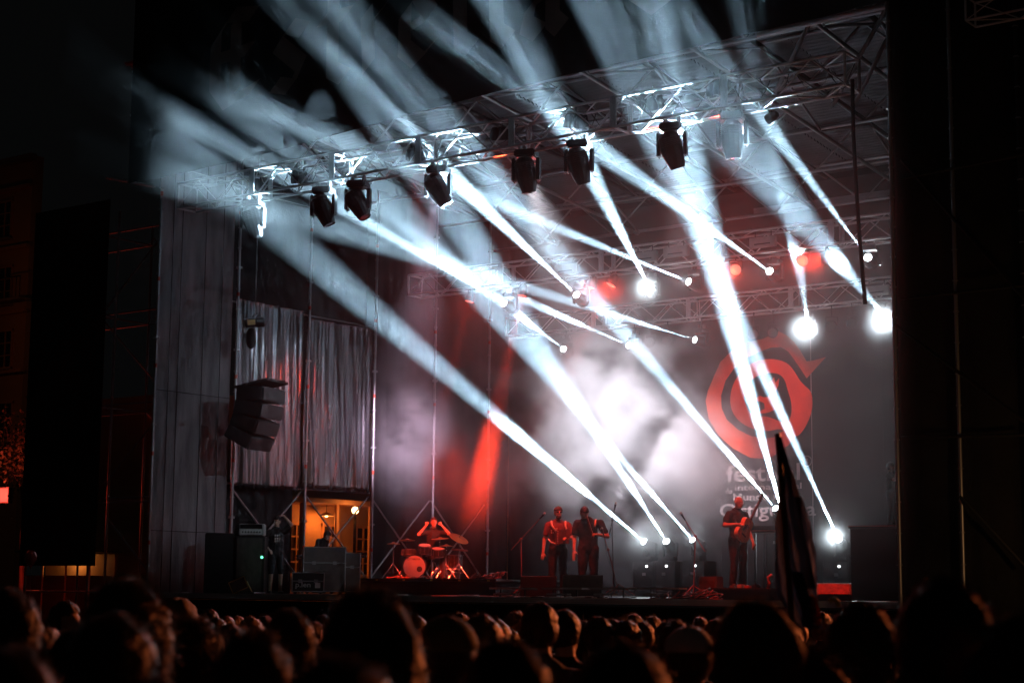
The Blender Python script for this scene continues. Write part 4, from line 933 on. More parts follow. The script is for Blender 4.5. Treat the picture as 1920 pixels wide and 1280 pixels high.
part('shirt_print', bm, 'white', o, False)
for k, (px, Y, w, d, h, lab, m_) in enumerate(((607, 31.2, 1.0, .6, 1.05, 'tall dark flight case before the gap in the side wall', 'case'), (645, 31.6, .75, .5, .92, 'brown flight case beside the taller dark case', 'case'), (577, 29.4, .72, .5, .42, 'long low flight case with white lettering on its side', 'blackbox'))):
    p = at_deck(px, Y); t = thing('flight_case', lab, 'flight case', p, 'flight cases at the stage side'); T = Matrix.Translation(p) @ Matrix.Rotation(toCam(p), 4, 'Z')
    obox('body', (w, d, h), T @ Matrix.Translation((0, 0, h / 2 + .06)), m_, t, .01)
    for sx in (-1, 1):
        for sy in (-1, 1):
            rod('edge_rail', T @ Vector((sx * w / 2, sy * d / 2, .06)), T @ Vector((sx * w / 2, sy * d / 2, h + .06)), .014, 'steel', t); lathe('wheel', [(0, -.015), (.04, -.015), (.04, .015), (0, .015)], 'black', T @ Matrix.Translation((sx * w * .4, sy * d * .35, .04)) @ Matrix.Rotation(R(90), 4, 'X'), t, 12)
        for z in (.06, h + .06, h * .7): rod('edge_rail', T @ Vector((-w / 2, sx * d / 2, z)), T @ Vector((w / 2, sx * d / 2, z)), .012, 'steel', t)
    for sx in (-.25, .25): obox('latch', (.09, .012, .08), T @ Matrix.Translation((sx * w, d / 2 + .004, h * .7)), 'steel', t, .003)
    if k == 2:
        tx = text('lettering', 'p.len', 'white', t, (0, 0, 0), .12, .34, bold=.01); tx.matrix_basis = T @ Matrix.Translation((.28, d / 2 + .008, .16)) @ Matrix.Rotation(math.pi, 4, 'Z') @ Matrix.Rotation(R(90), 4, 'X')
        obox('white_sticker', (.12, .004, .12), T @ Matrix.Translation((-.22, d / 2 + .006, .20)), 'white', t, 0)
p = at_deck(594, 32.2)
performer('stagehand in dark cap bent behind the flight cases', p, toCam(p) + R(60), dict(chest=(0, .1, 1.28), neck=(0, .18, 1.42), head=(0, .28, 1.50), nod=R(35), shR=(.19, .12, 1.36), shL=(-.19, .12, 1.36), wrR=(.2, .35, .98), elR=(.26, .12, 1.1), wrL=(-.2, .35, .98), elL=(-.26, .12, 1.1)), ('skin', 'shirt', 'trousers', 'shoe'), 'short', 'hairblack', .95, voxel=.014)
# flood lamp lying tilted on the deck edge
p = at(447, 1096, Y=27.6); fl = thing('flood_lamp', 'square flood lamp tilted upwards on the edge of the deck', 'flood lamp', (p.x, 27.6, DECK)); T = Matrix.Translation(p) @ Matrix.Rotation(toCam(p), 4, 'Z') @ Matrix.Rotation(R(24), 4, 'Y')
obox('housing', (.36, .1, .26), T, 'black', fl, .015); obox('glass', (.30, .012, .20), T @ Matrix.Translation((0, .056, 0)), 'lens', fl, .004)
for sx, sy, ww, hh in ((0, .13, .38, .02), (0, -.13, .38, .02), (.18, 0, .02, .26), (-.18, 0, .02, .26)): obox('rim', (ww, .03, hh), T @ Matrix.Translation((sx, .06, sy)), 'brass', fl, .004)
rod('bracket', T @ Vector((-.2, 0, 0)), Vector((p.x + .35, 27.7, DECK + .02)), .015, 'brass', fl); cube('foot', (p.x + .1, 27.5, DECK), (p.x + .6, 27.85, DECK + .04), 'steel', fl, .005)
asx.rotation_euler.z = ah.rotation_euler.z = R(36)
place('indicator', unit('ball', 'g_green'), Matrix.LocRotScale(at(491, 1044, Y=28.1), None, (.03,) * 3), asx)

# hanging loudspeakers with chain hoist
p = at(490, 722, Y=28.6); ar = thing('loudspeaker_array', 'curved black loudspeaker array hanging from a chain hoist', 'loudspeaker', p); yw = toCam(p) + R(58)
T = Matrix.Translation(p) @ Matrix.Rotation(yw, 4, 'Z'); obox('rigging_frame', (.95, .9, .06), T @ Matrix.Rotation(R(10), 4, 'X'), 'darksteel', ar, .01)
T = T @ Matrix.Translation((0, 0, -.05))
for k in range(4):
    T = T @ Matrix.Rotation(R(-8 if k else -3), 4, 'X'); c = obox('cabinet', (1.0, .72, .325), T @ Matrix.Translation((0, 0, -.18)), 'blackbox', ar, .02)
    c2 = obox('grille', (.94, .012, .28), T @ Matrix.Translation((0, .368, -.18)), 'darksteel', ar, .003); place('rigging_pin', unit('ball', 'chrome'), T @ Matrix.Translation((.42, .37, -.03)) @ Matrix.Scale(.012, 4), ar)
    T = T @ Matrix.Translation((0, 0, -.345))
ho = thing('chain_hoist', 'black electric chain hoist with a sling bag above the loudspeakers', 'hoist', at(478, 605, Y=28.6)); q = at(478, 605, Y=28.6)
T = Matrix.Translation(q) @ Matrix.Rotation(toCam(q) + R(8), 4, 'Z') @ Matrix.Rotation(R(96), 4, 'Y')
lathe('motor', [(0, -.24), (.09, -.24), (.115, -.2), (.115, -.03), (.10, -.02), (.10, .02), (.115, .03), (.115, .2), (.08, .25), (0, .25)], 'black', T, ho, 18, False); obox('name_plate', (.12, .004, .18), T @ Matrix.Translation((0, .117, .1)), 'brass', ho, 0)
obj('lifting_eye', tube_bm([q + Vector((.08 * math.cos(k * .35), .08 * math.sin(k * .35), .12 + .09 * math.sin(k * .35) + .03)) for k in range(10)], .014, 8), 'black', ho, True)
bm = bmesh.new(); ball(bm, Matrix.Translation(q + Vector((-.16, .05, -.34))), (.13, .13, .26), 14); obj('chain_bag', bm, 'drape', ho, True)
def chain(a, b, parent, n):
    a, b = Vector(a), Vector(b); bm = bmesh.new()
    for k in range(n):
        c = a.lerp(b, (k + .5) / n); L = (b - a).length / n * .72; ax = Vector((1, 0, 0)) if k % 2 else Vector((0, 1, 0))
        tube_bm([c + ax * .014 * math.cos(6.2832 * j / 8) + Vector((0, 0, L * math.sin(6.2832 * j / 8))) for j in range(9)], .005, 5, bm)
    o = obj('chain', bm, 'steel', parent); o['kind'] = 'stuff'; return o
chain(q + Vector((0, 0, .12)), (q.x, q.y, 12.2), ho, 90); chain(q - Vector((0, 0, .12)), p + Vector((0, 0, .05)), ho, 18)
# cable drop at the end of the front truss
cd = tag(obj('cable_drop', tube_bm([at(1598, 150, Y=26.2), at(1600, 250, Y=26.2), at(1604, 330, Y=26.2), at(1612, 450, Y=26.2), at(1622, 570, Y=26.2)], .035, 8), 'cable', smooth=True), 'thick black cable hanging from the end of the front truss', 'cable')
cb = thing('truss_cables', 'thin cables looping through the front truss between its lamps', 'cables', (-21, 26.5, TZ))
rnd = random.Random(5)
for k in range(26):
    x = -28.6 + k * .62; L = rnd.uniform(.5, 1.0); y = 26.5 + rnd.uniform(-.15, .25)
    obj('cable', tube_bm([(x + L * q / 6, y + .05 * math.sin(q + k), TZ + .52 - .45 * math.sin(math.pi * q / 6) * rnd.uniform(.7, 1)) for q in range(7)], .008, 5), 'cable' if k % 3 else 'grey', cb, True)

# ------------------------------------------------------------------ scaffold towers, houses
rt = thing('covered_tower', 'tall scaffold tower wrapped in dark netting beside the stage', 'scaffold', (-10, 26.3, 0)); TY = 26.2
ex = at(1680, 640, Y=TY).x
cloth('net_sheet', ex, ex + 5.2, .1, 17, 'net', '', TY, .05, 12, 21, axis='x', parent=rt, ny=90)
for k, px in enumerate((1679, 1796, 1925)):
    x = at(px, 700, Y=TY - .1).x; rod('upright', (x, TY - .1, 0), (x, TY - .1, 17), .034, 'steel' if k < 2 else 'darksteel', rt)
    for z in range(33): lathe('rosette', [(0, 0), (.05, 0), (.05, .014), (0, .014)], 'steel', Matrix.Translation((x, TY - .1, .3 + z * .5)), rt, 8)
for pts in (((1680, 610), (1920, 790)), ((1690, 335), (1920, 290)), ((1690, 300), (1920, 560)), ((1690, 560), (1920, 535)), ((1690, 820), (1920, 815)), ((1800, 930), (1920, 1060))):
    rod('diagonal_brace', at(*pts[0], Y=TY - .15), at(*pts[1], Y=TY - .15), .026, 'darksteel', rt)
ms = truss('narrow vertical-looking truss stub high on the covered tower', at(1820, 40, Y=25.6).x, at(1990, 10, Y=25.6).x, 25.6, at(1820, 45, Y=25.6).z, .4, .02, .5)
wl = thing('assumed_work_lamp', 'assumed warm work lamp on a stand beside the covered tower', 'lamp', (-7.2, 24.0, 0)); rod('stand', (-7.2, 24, 0), (-7.2, 24, 2.6), .025, 'darksteel', wl); obox('housing', (.3, .14, .2), Matrix.Translation((-7.2, 24, 2.7)), 'black', wl, .02); place('bulb', unit('ball', 'g_warm'), Matrix.LocRotScale((-7.2, 24.1, 2.7), None, (.05,) * 3), wl)  # unseen lamp, assumed from the warm light on netting and pole
light('lamp_light', 'SPOT', (-7.2, 24.2, 2.75), (-10.6, 26.2, 4.2), 60, (1, .5, .2), wl, 120, .8, .08)
lt = thing('scaffold_tower', 'open dark scaffold tower carrying the dim red poster', 'scaffold', (-33, 27, 0))
LY = 27.2
xs = [at(px, 700, Y=LY).x for px in (65, 180, 212)]
for x in xs:
    for yy in (LY, LY + 1.6): rod('upright', (x, yy, 0), (x, yy, 10.8), .03, 'steel', lt)
for z in (1.7, 3.9, 6.1, 8.3, 10.3):
    for yy in (LY, LY + 1.6): rod('ledger', (xs[0], yy, z), (XL - .2, yy, z), .024, 'steel', lt)
    rod('transom', (xs[1], LY, z), (xs[1], LY + 1.6, z), .024, 'steel', lt)
for k in range(4):
    a, b = (xs[1], XL - .2) if k % 2 else (XL - .2, xs[1]); rod('diagonal_brace', (a, LY + .05, 1.7 + k * 2.2), (b, LY + .05, 3.9 + k * 2.2), .024, 'steel', lt); rod('diagonal_brace', (b, LY + 1.65, 1.7 + k * 2.2), (a, LY + 1.65, 3.9 + k * 2.2), .024, 'steel', lt)
for k, (u, v) in enumerate((((320, 312), (460, 352)), ((412, 291), (450, 300)), ((200, 333), (290, 350)))): rod('handrail', at(*u, Y=27.0), at(*v, Y=27.0), .03, 'alu', lt)
po = thing('poster_banner', 'tall dim red festival poster hung on the open scaffold tower', 'banner', (-33, LY - .1, 2)); a = at(68, 400, Y=LY - .08); b = at(178, 1060, Y=LY - .08)
cube('poster_cloth', (a.x, LY - .09, b.z), (b.x, LY - .07, a.z), 'poster', po); pc = at(97, 440, Y=LY - .1)
for r_ in (.36, .2): obj('ring_print', tube_bm([pc + Vector((r_ * math.cos(t * .3142) * .8, 0, r_ * math.sin(t * .3142))) for t in range(21)], .045, 6), 'pprint', po)
for k, s_ in enumerate(('festival', 'do Mundo', 'Celta')): text('lettering', s_, 'pprint', po, at(120, 420 + k * 16, Y=LY - .1), .17, .62, bold=.01)
text('lettering', 'Estrella', 'pprint', po, at(80, 612, Y=LY - .1), .22, .7); text('lettering', 'Galicia', 'pprint', po, at(84, 630, Y=LY - .1), .2, .6)

def window(parent, W, w, h, panes=(2, 3)):
    t = bpy.data.objects.new('window', None); t.matrix_basis = W; link(t, parent); g_ = lambda n, s, c, m_: attach(obox(n, s, Matrix.Translation(c), m_, None, 0), t)
    g_('pane', (w, .03, h), (0, .02, 0), 'pane')
    for sx in (-1, 1): g_('frame', (.09, .12, h + .18), (sx * w / 2, 0, 0), 'trim')
    for sz in (-1, 1): g_('frame', (w + .09, .12, .09), (0, -.004, sz * h / 2), 'trim')
    for k in range(1, panes[1]): g_('glazing_bar', (w, .07, .05), (0, -.01, -h / 2 + h * k / panes[1]), 'trim')
    for k in range(1, panes[0]): g_('glazing_bar', (.05, .075, h), (-w / 2 + w * k / panes[0], -.012, 0), 'trim')
    g_('sill', (w + .3, .3, .08), (0, -.1, -h / 2 - .1), 'stone')
    return t
# house at the far side of the square, beyond the scaffold tower
HY = 50.0
h1 = thing('town_house', 'orange-lit town house front with tall windows and balcony beyond the scaffold', 'house', at(-20, 1050, Y=HY))
x0 = at(-160, 600, Y=HY).x; x1 = at(48, 600, Y=HY).x; zt = at(20, 300, Y=HY).z
cube('wall', (x0, HY, 0), (x1, HY + .6, zt), 'wall', h1); cube('cornice', (x0, HY - .35, zt - .3), (x1 + .25, HY, zt), 'stone', h1)
for z_ in (360, 470, 590, 700): z = at(20, z_, Y=HY).z; cube('string_course', (x0, HY - .25, z), (x1 + .12, HY - .003, z + .16), 'trim', h1)
for cy in (412, 535, 655, 790):
    for cx in (10, -70): p = at(cx, cy, Y=HY - .02); window(h1, Matrix.Translation((p.x, HY - .03, p.z)), 1.0, 1.75)
bl = bpy.data.objects.new('balcony', None); link(bl, h1)
p0 = at(-60, 570, Y=HY - .8); p1 = at(38, 570, Y=HY - .8)
attach(cube('balcony_slab', (p0.x, HY - .9, p0.z - .12), (p1.x, HY - .26, p0.z), 'stone'), bl); attach(rod('balcony_rail', (p0.x, HY - .88, p0.z + .95), (p1.x, HY - .88, p0.z + .95), .03, 'darksteel', None), bl)
for k in range(16): x = p0.x + (p1.x - p0.x) * k / 15; attach(rod('baluster', (x, HY - .88, p0.z), (x, HY - .88, p0.z + .95), .014, 'darksteel', None), bl)
sl_ = thing('assumed_street_lamp', 'assumed street lamp lighting the town house front', 'street lamp', at(-60, 1090, Y=44)); p = at(-70, 560, Y=44); rod('pole', (p.x, 44, 0), (p.x, 44, p.z), .06, 'darksteel', sl_); lathe('lamp_head', [(0, .1), (.25, .05), (.28, -.05), (0, -.05)], 'darksteel', Matrix.Translation((p.x, 44, p.z)), sl_); lathe('lamp_glass', [(0, -.16), (.2, -.06), (0, -.06)], 'g_warm', Matrix.Translation((p.x, 44, p.z)), sl_)  # lamp out of view, assumed as source of the orange house light
light('lamp_light', 'POINT', (p.x, 44, p.z - .3), None, 60, (1, .22, .05), sl_, soft=.15)
# lit house seen through the gap in the side wall
HX = -41.0
h2 = thing('arcade_house', 'orange-lit house with shuttered windows seen through the gap under the sheeting', 'house', (HX, 46, 0)); 
cube('wall', (HX - 5, 38, 0), (HX, 60, 8), 'wall', h2)
for k in range(7):
    y = 41.0 + k * 1.7; window(h2, Matrix.Translation((HX + .03, y, 3.1)) @ Matrix.Rotation(R(90), 4, 'Z'), .8, 1.7, (2, 4)); 
    for s in (-1, 1): attach(obox('shutter', (.05, .42, 1.75), Matrix.Translation((HX + .05, y + s * .66, 3.1)), 'trim', None, .01), h2)
    rod('arcade_post', (HX + 1.1, y + .85, 0), (HX + 1.1, y + .85, 4.6), .08, 'trim', h2)
cube('arcade_roof', (HX, 38, 4.6), (HX + 1.5, 60, 4.75), 'trim', h2); cube('plinth', (HX, 38, 0), (HX + .12, 60, 1.1), 'stone', h2)
lp = thing('hanging_lamp', 'pale hanging lamp shade under the arcade of the orange-lit house', 'lamp', at(612, 966, X=HX + .6)); p = at(612, 968, X=HX + .6)
lathe('shade', [(0, .16), (.06, .15), (.28, .02), (.26, .02), (.05, .13), (0, .14)], 'grey', Matrix.Translation(p), lp); place('bulb', unit('ball', 'g_warm'), Matrix.LocRotScale(p + Vector((0, 0, .04)), None, (.06,) * 3), lp); rod('cord', p + Vector((0, 0, .15)), (p.x, p.y, 4.6), .01, 'cable', lp)
light('lamp_light', 'POINT', p - Vector((0, 0, .1)), None, 40, (1, .22, .035), lp, soft=.1)
p = at(665, 1000, X=HX + 1.9); lp2 = thing('wall_lamp', 'warm lamp on a post in front of the orange-lit arcade', 'lamp', (p.x, p.y, 0)); rod('post', (p.x, p.y, 0), (p.x, p.y, 4.3), .05, 'darksteel', lp2); place('globe', unit('ball', 'g_warm'), Matrix.LocRotScale((p.x, p.y, 4.4), None, (.12,) * 3), lp2); light('lamp_light', 'POINT', (p.x, p.y, 4.15), None, 55, (1, .23, .035), lp2, soft=.12)
# red lit sign and stall at the edge of the square
p = at(2, 928, Y=30); sg = thing('lit_sign', 'red lit shop sign at the edge of the square', 'sign', (p.x, 30, 0)); cube('sign_box', (p.x - .7, 30, p.z - .22), (p.x + .32, 30.15, p.z + .22), 'darksteel', sg); cube('sign_face', (p.x - .66, 29.985, p.z - .19), (p.x + .30, 29.998, p.z + .19), 'g_sign', sg); rod('post', (p.x - .3, 30.07, 0), (p.x - .3, 30.07, p.z - .2), .05, 'darksteel', sg)
light('sign_light', 'POINT', (p.x + .1, 29.6, p.z), None, 160, (1, .06, .03), sg, soft=.2)
tr = thing('small_tree', 'red-lit leafy tree above the lit sign', 'tree', (p.x, 30.8, 0)); rnd = random.Random(9)
obj('trunk', tube_bm([(p.x - .2, 31, 0), (p.x - .15, 31, 1.6), (p.x - .3, 31, 3.2), (p.x - .2, 31, 5.6)], [.11, .09, .06, .03], 8), 'darkwood', tr, True)
for k in range(5): obj('limb', tube_bm([(p.x - .25, 31, 3.6 + k * .35), (p.x - .2 + rnd.uniform(-1, 1), 31 + rnd.uniform(-.6, .6), 4.6 + k * .4)], [.035, .012], 6), 'darkwood', tr, True)
bm = bmesh.new()
for k in range(1500):
    c = Vector((p.x - .3 + rnd.gauss(0, .55), 31 + rnd.gauss(0, .5), 5.5 + rnd.gauss(0, .6))); d = Vector((rnd.gauss(0, 1), rnd.gauss(0, 1), rnd.gauss(0, 1))).normalized(); e = d.orthogonal().normalized()
    bm.faces.new([bm.verts.new(c + q) for q in (d * .07, e * .03, -d * .05, -e * .03)])
obj('crown', bm, 'leaf', tr)
p = at(58, 1044, Y=20); bn = tag(obj('balloon', lathe_bm([(0, -.20), (.02, -.19), (.012, -.17), (.06, -.13), (.105, -.04), (.11, .03), (.085, .09), (.04, .12), (0, .125)], 20), 'balloon', smooth=True), 'round red balloon floating above the crowd beside the scaffold tower', 'balloon'); bn.location = p
x = obj('string', tube_bm([(0, 0, -.2), (.02, 0, -.6), (-.02, 0, -1.2), (0, 0, -1.7)], .003, 5), 'white'); attach(x, bn)
sa = thing('market_stall', 'low orange-lit stall under the scaffold tower', 'stall', at(100, 1100, Y=34)); a = at(40, 1075, Y=34); b = at(170, 1075, Y=34); z0 = at(100, 1078, Y=34).z; z1 = at(100, 1050, Y=34).z
cube('counter', (a.x, 34, 0), (b.x, 34.8, z0), 'darkwood', sa); cube('back_panel', (a.x, 34.9, z0), (b.x, 35, z1 + .2), 'wall', sa)
for k in range(4): x = a.x + (b.x - a.x) * k / 3; rod('post', (x, 33.95, 0), (x, 33.95, z1 + .5), .03, 'trim', sa)
cube('awning', (a.x - .1, 33.8, z1 + .25), (b.x + .1, 35.1, z1 + .3), 'drape', sa); place('bulb', unit('ball', 'g_warm'), Matrix.LocRotScale(((a.x + b.x) / 2, 34.4, z1 + .12), None, (.04,) * 3), sa)
light('stall_light', 'POINT', ((a.x + b.x) / 2, 34.5, z1 + .05), None, 14, (1, .35, .08), sa, soft=.08)

# ------------------------------------------------------------------ the crowd
gC = 'people in the crowd'
protos = []
for k, (pose, bulk, sl) in enumerate((({}, 1.0, True), (dict(turn=R(18), nod=R(-4)), 1.08, False), (dict(turn=R(-22), nod=R(6)), .92, False))):
    me, P, H = body_mesh('person', pose, ('skin', 'c1', 'trousers', 'shoe'), voxel=.016, bulk=bulk, short_sleeve=sl)
    protos.append((me, P, H))
_cme, _hair = {}, {}
def crowd_mesh(k, top):
    if (k, top) not in _cme:
        me = protos[k][0].copy(); me.materials[1] = M[top]; _cme[(k, top)] = me
    return _cme[(k, top)]
def crowd_hair(k, style, col, near):
    key = (k, style, col, near)
    if key not in _hair:
        if style in ('capw', 'capo'): bm = cap_bm(protos[k][2], True)
        elif style == 'hood':
            bm = hair_bm(protos[k][2], 'long', 4, 0)
            for v in bm.verts: v.co += (v.co - protos[k][1]['head']) * .22
        else: bm = hair_bm(protos[k][2], style, k * 7 + len(style), 9000 if near else 700)
        bm.normal_update(); me = bpy.data.meshes.new('hair'); bm.to_mesh(me); bm.free(); me.materials.append(M[col])
        for p_ in me.polygons: p_.use_smooth = True
        _hair[key] = me
    return _hair[key]
def spectator(px, top, d, label, style='short', col='hairblack', jacket='c4', k=0, turn=0, group=None):
    """a standing listener whose head top shows at (px, top) at d metres from the camera"""
    v = FWD + RT * ((px - 960) / F_PX) + UP * ((640 - top) / F_PX); p = EYE + v * (d / Vector((v.x, v.y)).length)
    s = p.z / 1.825
    o = bpy.data.objects.new('person', crowd_mesh(k, jacket)); COL.objects.link(o)
    o.location = (p.x, p.y, 0); o.scale = (s * 1.03, s * 1.03, s); o.rotation_euler = (0, 0, face_yaw(p.x, p.y, -21, 30) + turn)
    tag(o, label, 'person', group)
    if style:
        nm = 'cap' if style.startswith('cap') else 'hood' if style == 'hood' else 'hair'
        h = bpy.data.objects.new(nm, crowd_hair(k, style, col, d < 7)); COL.objects.link(h); attach(h, o)
        if nm == 'cap':
            h = bpy.data.objects.new('hair', crowd_hair(k, 'crop', 'hairbrown', False)); COL.objects.link(h); attach(h, o)
    return o
NEAR = [
 (218, 1136, 3.9, 'listener with dark cropped hair in front of a curly head', 'short', 'hairblack', 'c4', 0, 0),
 (235, 1108, 4.6, 'listener with bushy reddish-brown curls behind the dark cropped head', 'curly', 'hairbrown', 'c2', 1, 0),
 (362, 1176, 5.6, 'listener with rounded dark hair beside the curly head', 'curly', 'hairblack', 'c4', 2, 0),
 (478, 1186, 4.2, 'listener with smooth dark hair low before the speaker stack', 'long', 'hairblack', 'c4', 0, 0),
 (540, 1132, 6.2, 'listener with shaggy dark hair in front of the lettered flight case', 'short', 'hairbrown', 'c4', 1, 0),
 (698, 1106, 3.6, 'tall listener with long dark hair below the drum kit', 'long', 'hairblack', 'c4', 0, R(10)),
 (640, 1212, 2.5, 'listener whose brown crown catches orange light below the drum kit', 'short', 'hairbrown', 'c2', 2, 0),
 (835, 1132, 5.2, 'listener in olive cap below the drum kit', 'capo', 'cap', 'c4', 1, R(200) * 0),
 (945, 1180, 3.6, 'listener with flat dark hair between olive cap and brushed hair', 'short', 'hairblack', 'c4', 1, 0),
 (1012, 1119, 8.6, 'listener with brushed brown hair below the dark monitor wedge', 'short', 'hairbrown', 'c3', 0, 0),
 (1060, 1131, 9.5, 'listener with dark hair just beside the brushed brown head', 'crop', 'hairblack', 'c4', 2, 0),
 (1168, 1174, 3.0, 'listener with broad dark head and orange-lit neck below the footlights', 'crop', 'hairblack', 'c4', 0, R(-12)),
 (1292, 1156, 6.4, 'listener in a white cap below the red cable heap', 'capw', 'whitecap', 'c4', 0, R(150) * 0),
 (1412, 1108, 3.8, 'listener with thick dark hair hiding the foot of the flag', 'short', 'hairblack', 'c4', 1, 0),
 (1618, 1118, 4.7, 'listener with shaggy dark hair below the red-faced wedge', 'short', 'hairblack', 'c4', 2, 0),
 (1762, 1058, 3.5, 'tallest listener with protruding ear before the covered tower', 'crop', 'hairblack', 'c4', 1, R(-14)),
 (1918, 1132, 3.2, 'listener in dark jacket beside the tallest listener', 'short', 'hairblack', 'c2', 0, 0),
 (1520, 1218, 3.9, 'listener with smooth hair and red-lit cheek under the flag', 'long', 'hairblack', 'c4', 2, R(-10)),
 (1690, 1262, 2.6, 'listener with only a crown showing below the shaggy head', 'short', 'hairbrown', 'c4', 0, 0),
 (1440, 1262, 2.6, 'listener with fair-lit crown below the thick dark hair', 'crop', 'hairfair', 'c3', 1, 0),
 (18, 1092, 5.5, 'listener with dark head under the orange-lit town house', 'short', 'hairblack', 'c4', 1, 0),
 (30, 1190, 3.2, 'listener in brown jacket showing a red-lit shoulder under the red sign', 'crop', 'hairblack', 'c2', 0, R(20)),
 (72, 1158, 7.0, 'listener with dark hair next to the stall posts', 'short', 'hairblack', 'c4', 2, 0),
 (150, 1166, 5.4, 'listener with flat dark hair below the orange-lit stall', 'short', 'hairblack', 'c4', 0, 0),
 (122, 1120, 13, 'listener turned aside with orange-lit face below the stall', 'short', 'hairbrown', 'c2', 2, R(-70)),
 (335, 1126, 11, 'listener in an olive hood below the tarpaulin', 'hood', 'hood', 'hood', 0, 0),
 (363, 1143, 14, 'listener turned aside with red-lit face beside the hood', 'short', 'hairblack', 'c4', 1, R(-80)),
 (905, 1148, 8.0, 'listener with long pale-lit hair beside the olive cap', 'long', 'hairfair', 'c3', 2, 0),
 (1120, 1148, 10.5, 'listener with round orange-rimmed head below the monitor wedges', 'short', 'hairbrown', 'c3', 1, 0),
 (1175, 1156, 10.5, 'listener with bun below the footlights', 'bun', 'hairbrown', 'c4', 0, 0),
]
for a in NEAR: spectator(a[0], a[1], a[2], a[3], a[4], a[5], a[6], a[7], a[8], gC)
FAR = [(393, 1136), (425, 1148), (432, 1166), (470, 1160), (497, 1150), (520, 1170), (955, 1172), (985, 1166), (1093, 1160), (1148, 1166), (1205, 1160), (1238, 1164), (1255, 1154), (1330, 1166), (300, 1150), (282, 1164), (410, 1172), (560, 1168), (590, 1160), (800, 1166), (780, 1150), (1540, 1150), (1565, 1162), (190, 1160), (100, 1150), (1075, 1150), (1225, 1152), (880, 1168), (745, 1164), (445, 1150), (1690, 1150), (1495, 1158),
       (380, 1156), (405, 1160), (455, 1172), (485, 1172), (318, 1164), (346, 1168), (930, 1156), (968, 1150), (1040, 1164), (1108, 1172), (1132, 1154), (1162, 1170), (1190, 1148), (1268, 1168), (1312, 1152), (1345, 1154), (1480, 1168), (1585, 1150), (1660, 1164), (860, 1152), (820, 1174), (720, 1150), (655, 1160), (625, 1170), (605, 1150), (260, 1152), (240, 1168), (130, 1170), (50, 1164), (1720, 1168), (1380, 1160), (1005, 1172)]
rnd = random.Random(12)
for i, (px, ty) in enumerate(FAR):
    spectator(px, ty, rnd.uniform(10, 21), 'listener with ' + ('short', 'cropped', 'long', 'curly', 'bunned', 'short')[i % 6] + (' black', ' brown', ' brown', ' fair')[i % 4] + ' hair in ' + ('navy', 'brown', 'grey', 'black')[(i * 3) % 4] + ' top far forward near the deck', ('short', 'crop', 'long', 'curly', 'bun', 'short')[i % 6], ('hairblack', 'hairbrown', 'hairbrown', 'hairfair')[i % 4], ('c1', 'c2', 'c3', 'c4')[(i * 3) % 4], i % 3, rnd.uniform(-.6, .6), gC)

# flag carried in the crowd
fx = thing('flag', 'dark furled flag with blue and orange patches on a tall pole', 'flag', at(1500, 1180, Y=7.2))
FD = 8.0
def fp(px, py): v = FWD + RT * ((px - 960) / F_PX) + UP * ((640 - py) / F_PX); return EYE + v * (FD / v.dot(FWD))
rod('pole', Vector((*fp(1530, 1180).xy, 0)), fp(1458, 812), .014, 'darkwood', fx)
def flagpiece(L, Rr, m_, seed, depth):
    n = 26; bm = bmesh.new(); V = []
    for i in range(n + 1):
        t_ = i / n; row = []
        def lerp_(P):
            for (y0, x0), (y1, x1) in zip(P, P[1:]):
                if y0 <= y <= y1: return x0 + (x1 - x0) * (y - y0) / (y1 - y0)
            return P[-1][1]
        y = L[0][0] + (L[-1][0] - L[0][0]) * t_; xl, xr = lerp_(L), lerp_(Rr)
        for k in range(15):
            u = k / 14; q = fp(xl + (xr - xl) * u, y); q = q + FWD * (depth + .07 * math.sin(u * 14 + 2.2 * noise.noise((t_ * 2, seed, 0)) * 2) + .05 * noise.noise((u * 4, t_ * 5, seed))); row.append(bm.verts.new(q))
        V.append(row)
    for i in range(n):
        for k in range(14): bm.faces.new((V[i][k], V[i + 1][k], V[i + 1][k + 1], V[i][k + 1]))
    bmesh.ops.solidify(bm, geom=bm.faces[:], thickness=.004)
    obj('cloth_fold', bm, m_, fx, True)
flagpiece([(818, 1457), (880, 1466), (940, 1464), (1000, 1454), (1060, 1447), (1110, 1452), (1175, 1495)], [(818, 1463), (880, 1484), (940, 1500), (1000, 1512), (1060, 1520), (1110, 1530), (1175, 1548)], 'flagcloth', 1, 0)
flagpiece([(930, 1497), (980, 1506), (1030, 1512), (1100, 1518)], [(930, 1503), (980, 1524), (1030, 1530), (1100, 1534)], 'flagpale', 3, .05)
flagpiece([(1065, 1478), (1110, 1488), (1168, 1498)], [(1065, 1496), (1110, 1514), (1168, 1530)], 'flagblue', 4, -.12)
flagpiece([(1105, 1507), (1130, 1507), (1156, 1514)], [(1105, 1513), (1130, 1522), (1156, 1524)], 'flaggold', 7, -.2)
wb = tag(obj('glow_stick', tube_bm([fp(1556, 1128), fp(1562, 1122), fp(1570, 1128), fp(1573, 1136)], .012, 8), 'band', smooth=True), 'bent yellow-green glow stick beside the foot of the flag', 'glow stick')

# assumed flood on a mast beside the crowd, unseen, added to rim-light heads
fm = thing('assumed_flood_mast', 'assumed mast with an orange-red flood lamp beside the crowd', 'flood lamp', (-4.6, 22.5, 0)); fq = Vector((-4.6, 22.3, 4.8)); d = (Vector((-7, 9, 1.4)) - fq).normalized(); T = aim(fq, d)
rod('mast', (-4.6, 22.5, 0), (-4.6, 22.5, 5.0), .05, 'darksteel', fm); obox('housing', (.5, .36, .16), T @ Matrix.Translation((0, 0, -.09)), 'black', fm, .02); obox('lit_glass', (.44, .3, .01), T, 'g_red', fm, 0)
light('flood', 'SPOT', fq + d * .04, (-7, 9, 1.4), 5500, (1, .20, .055), fm, 100, .6, .2)

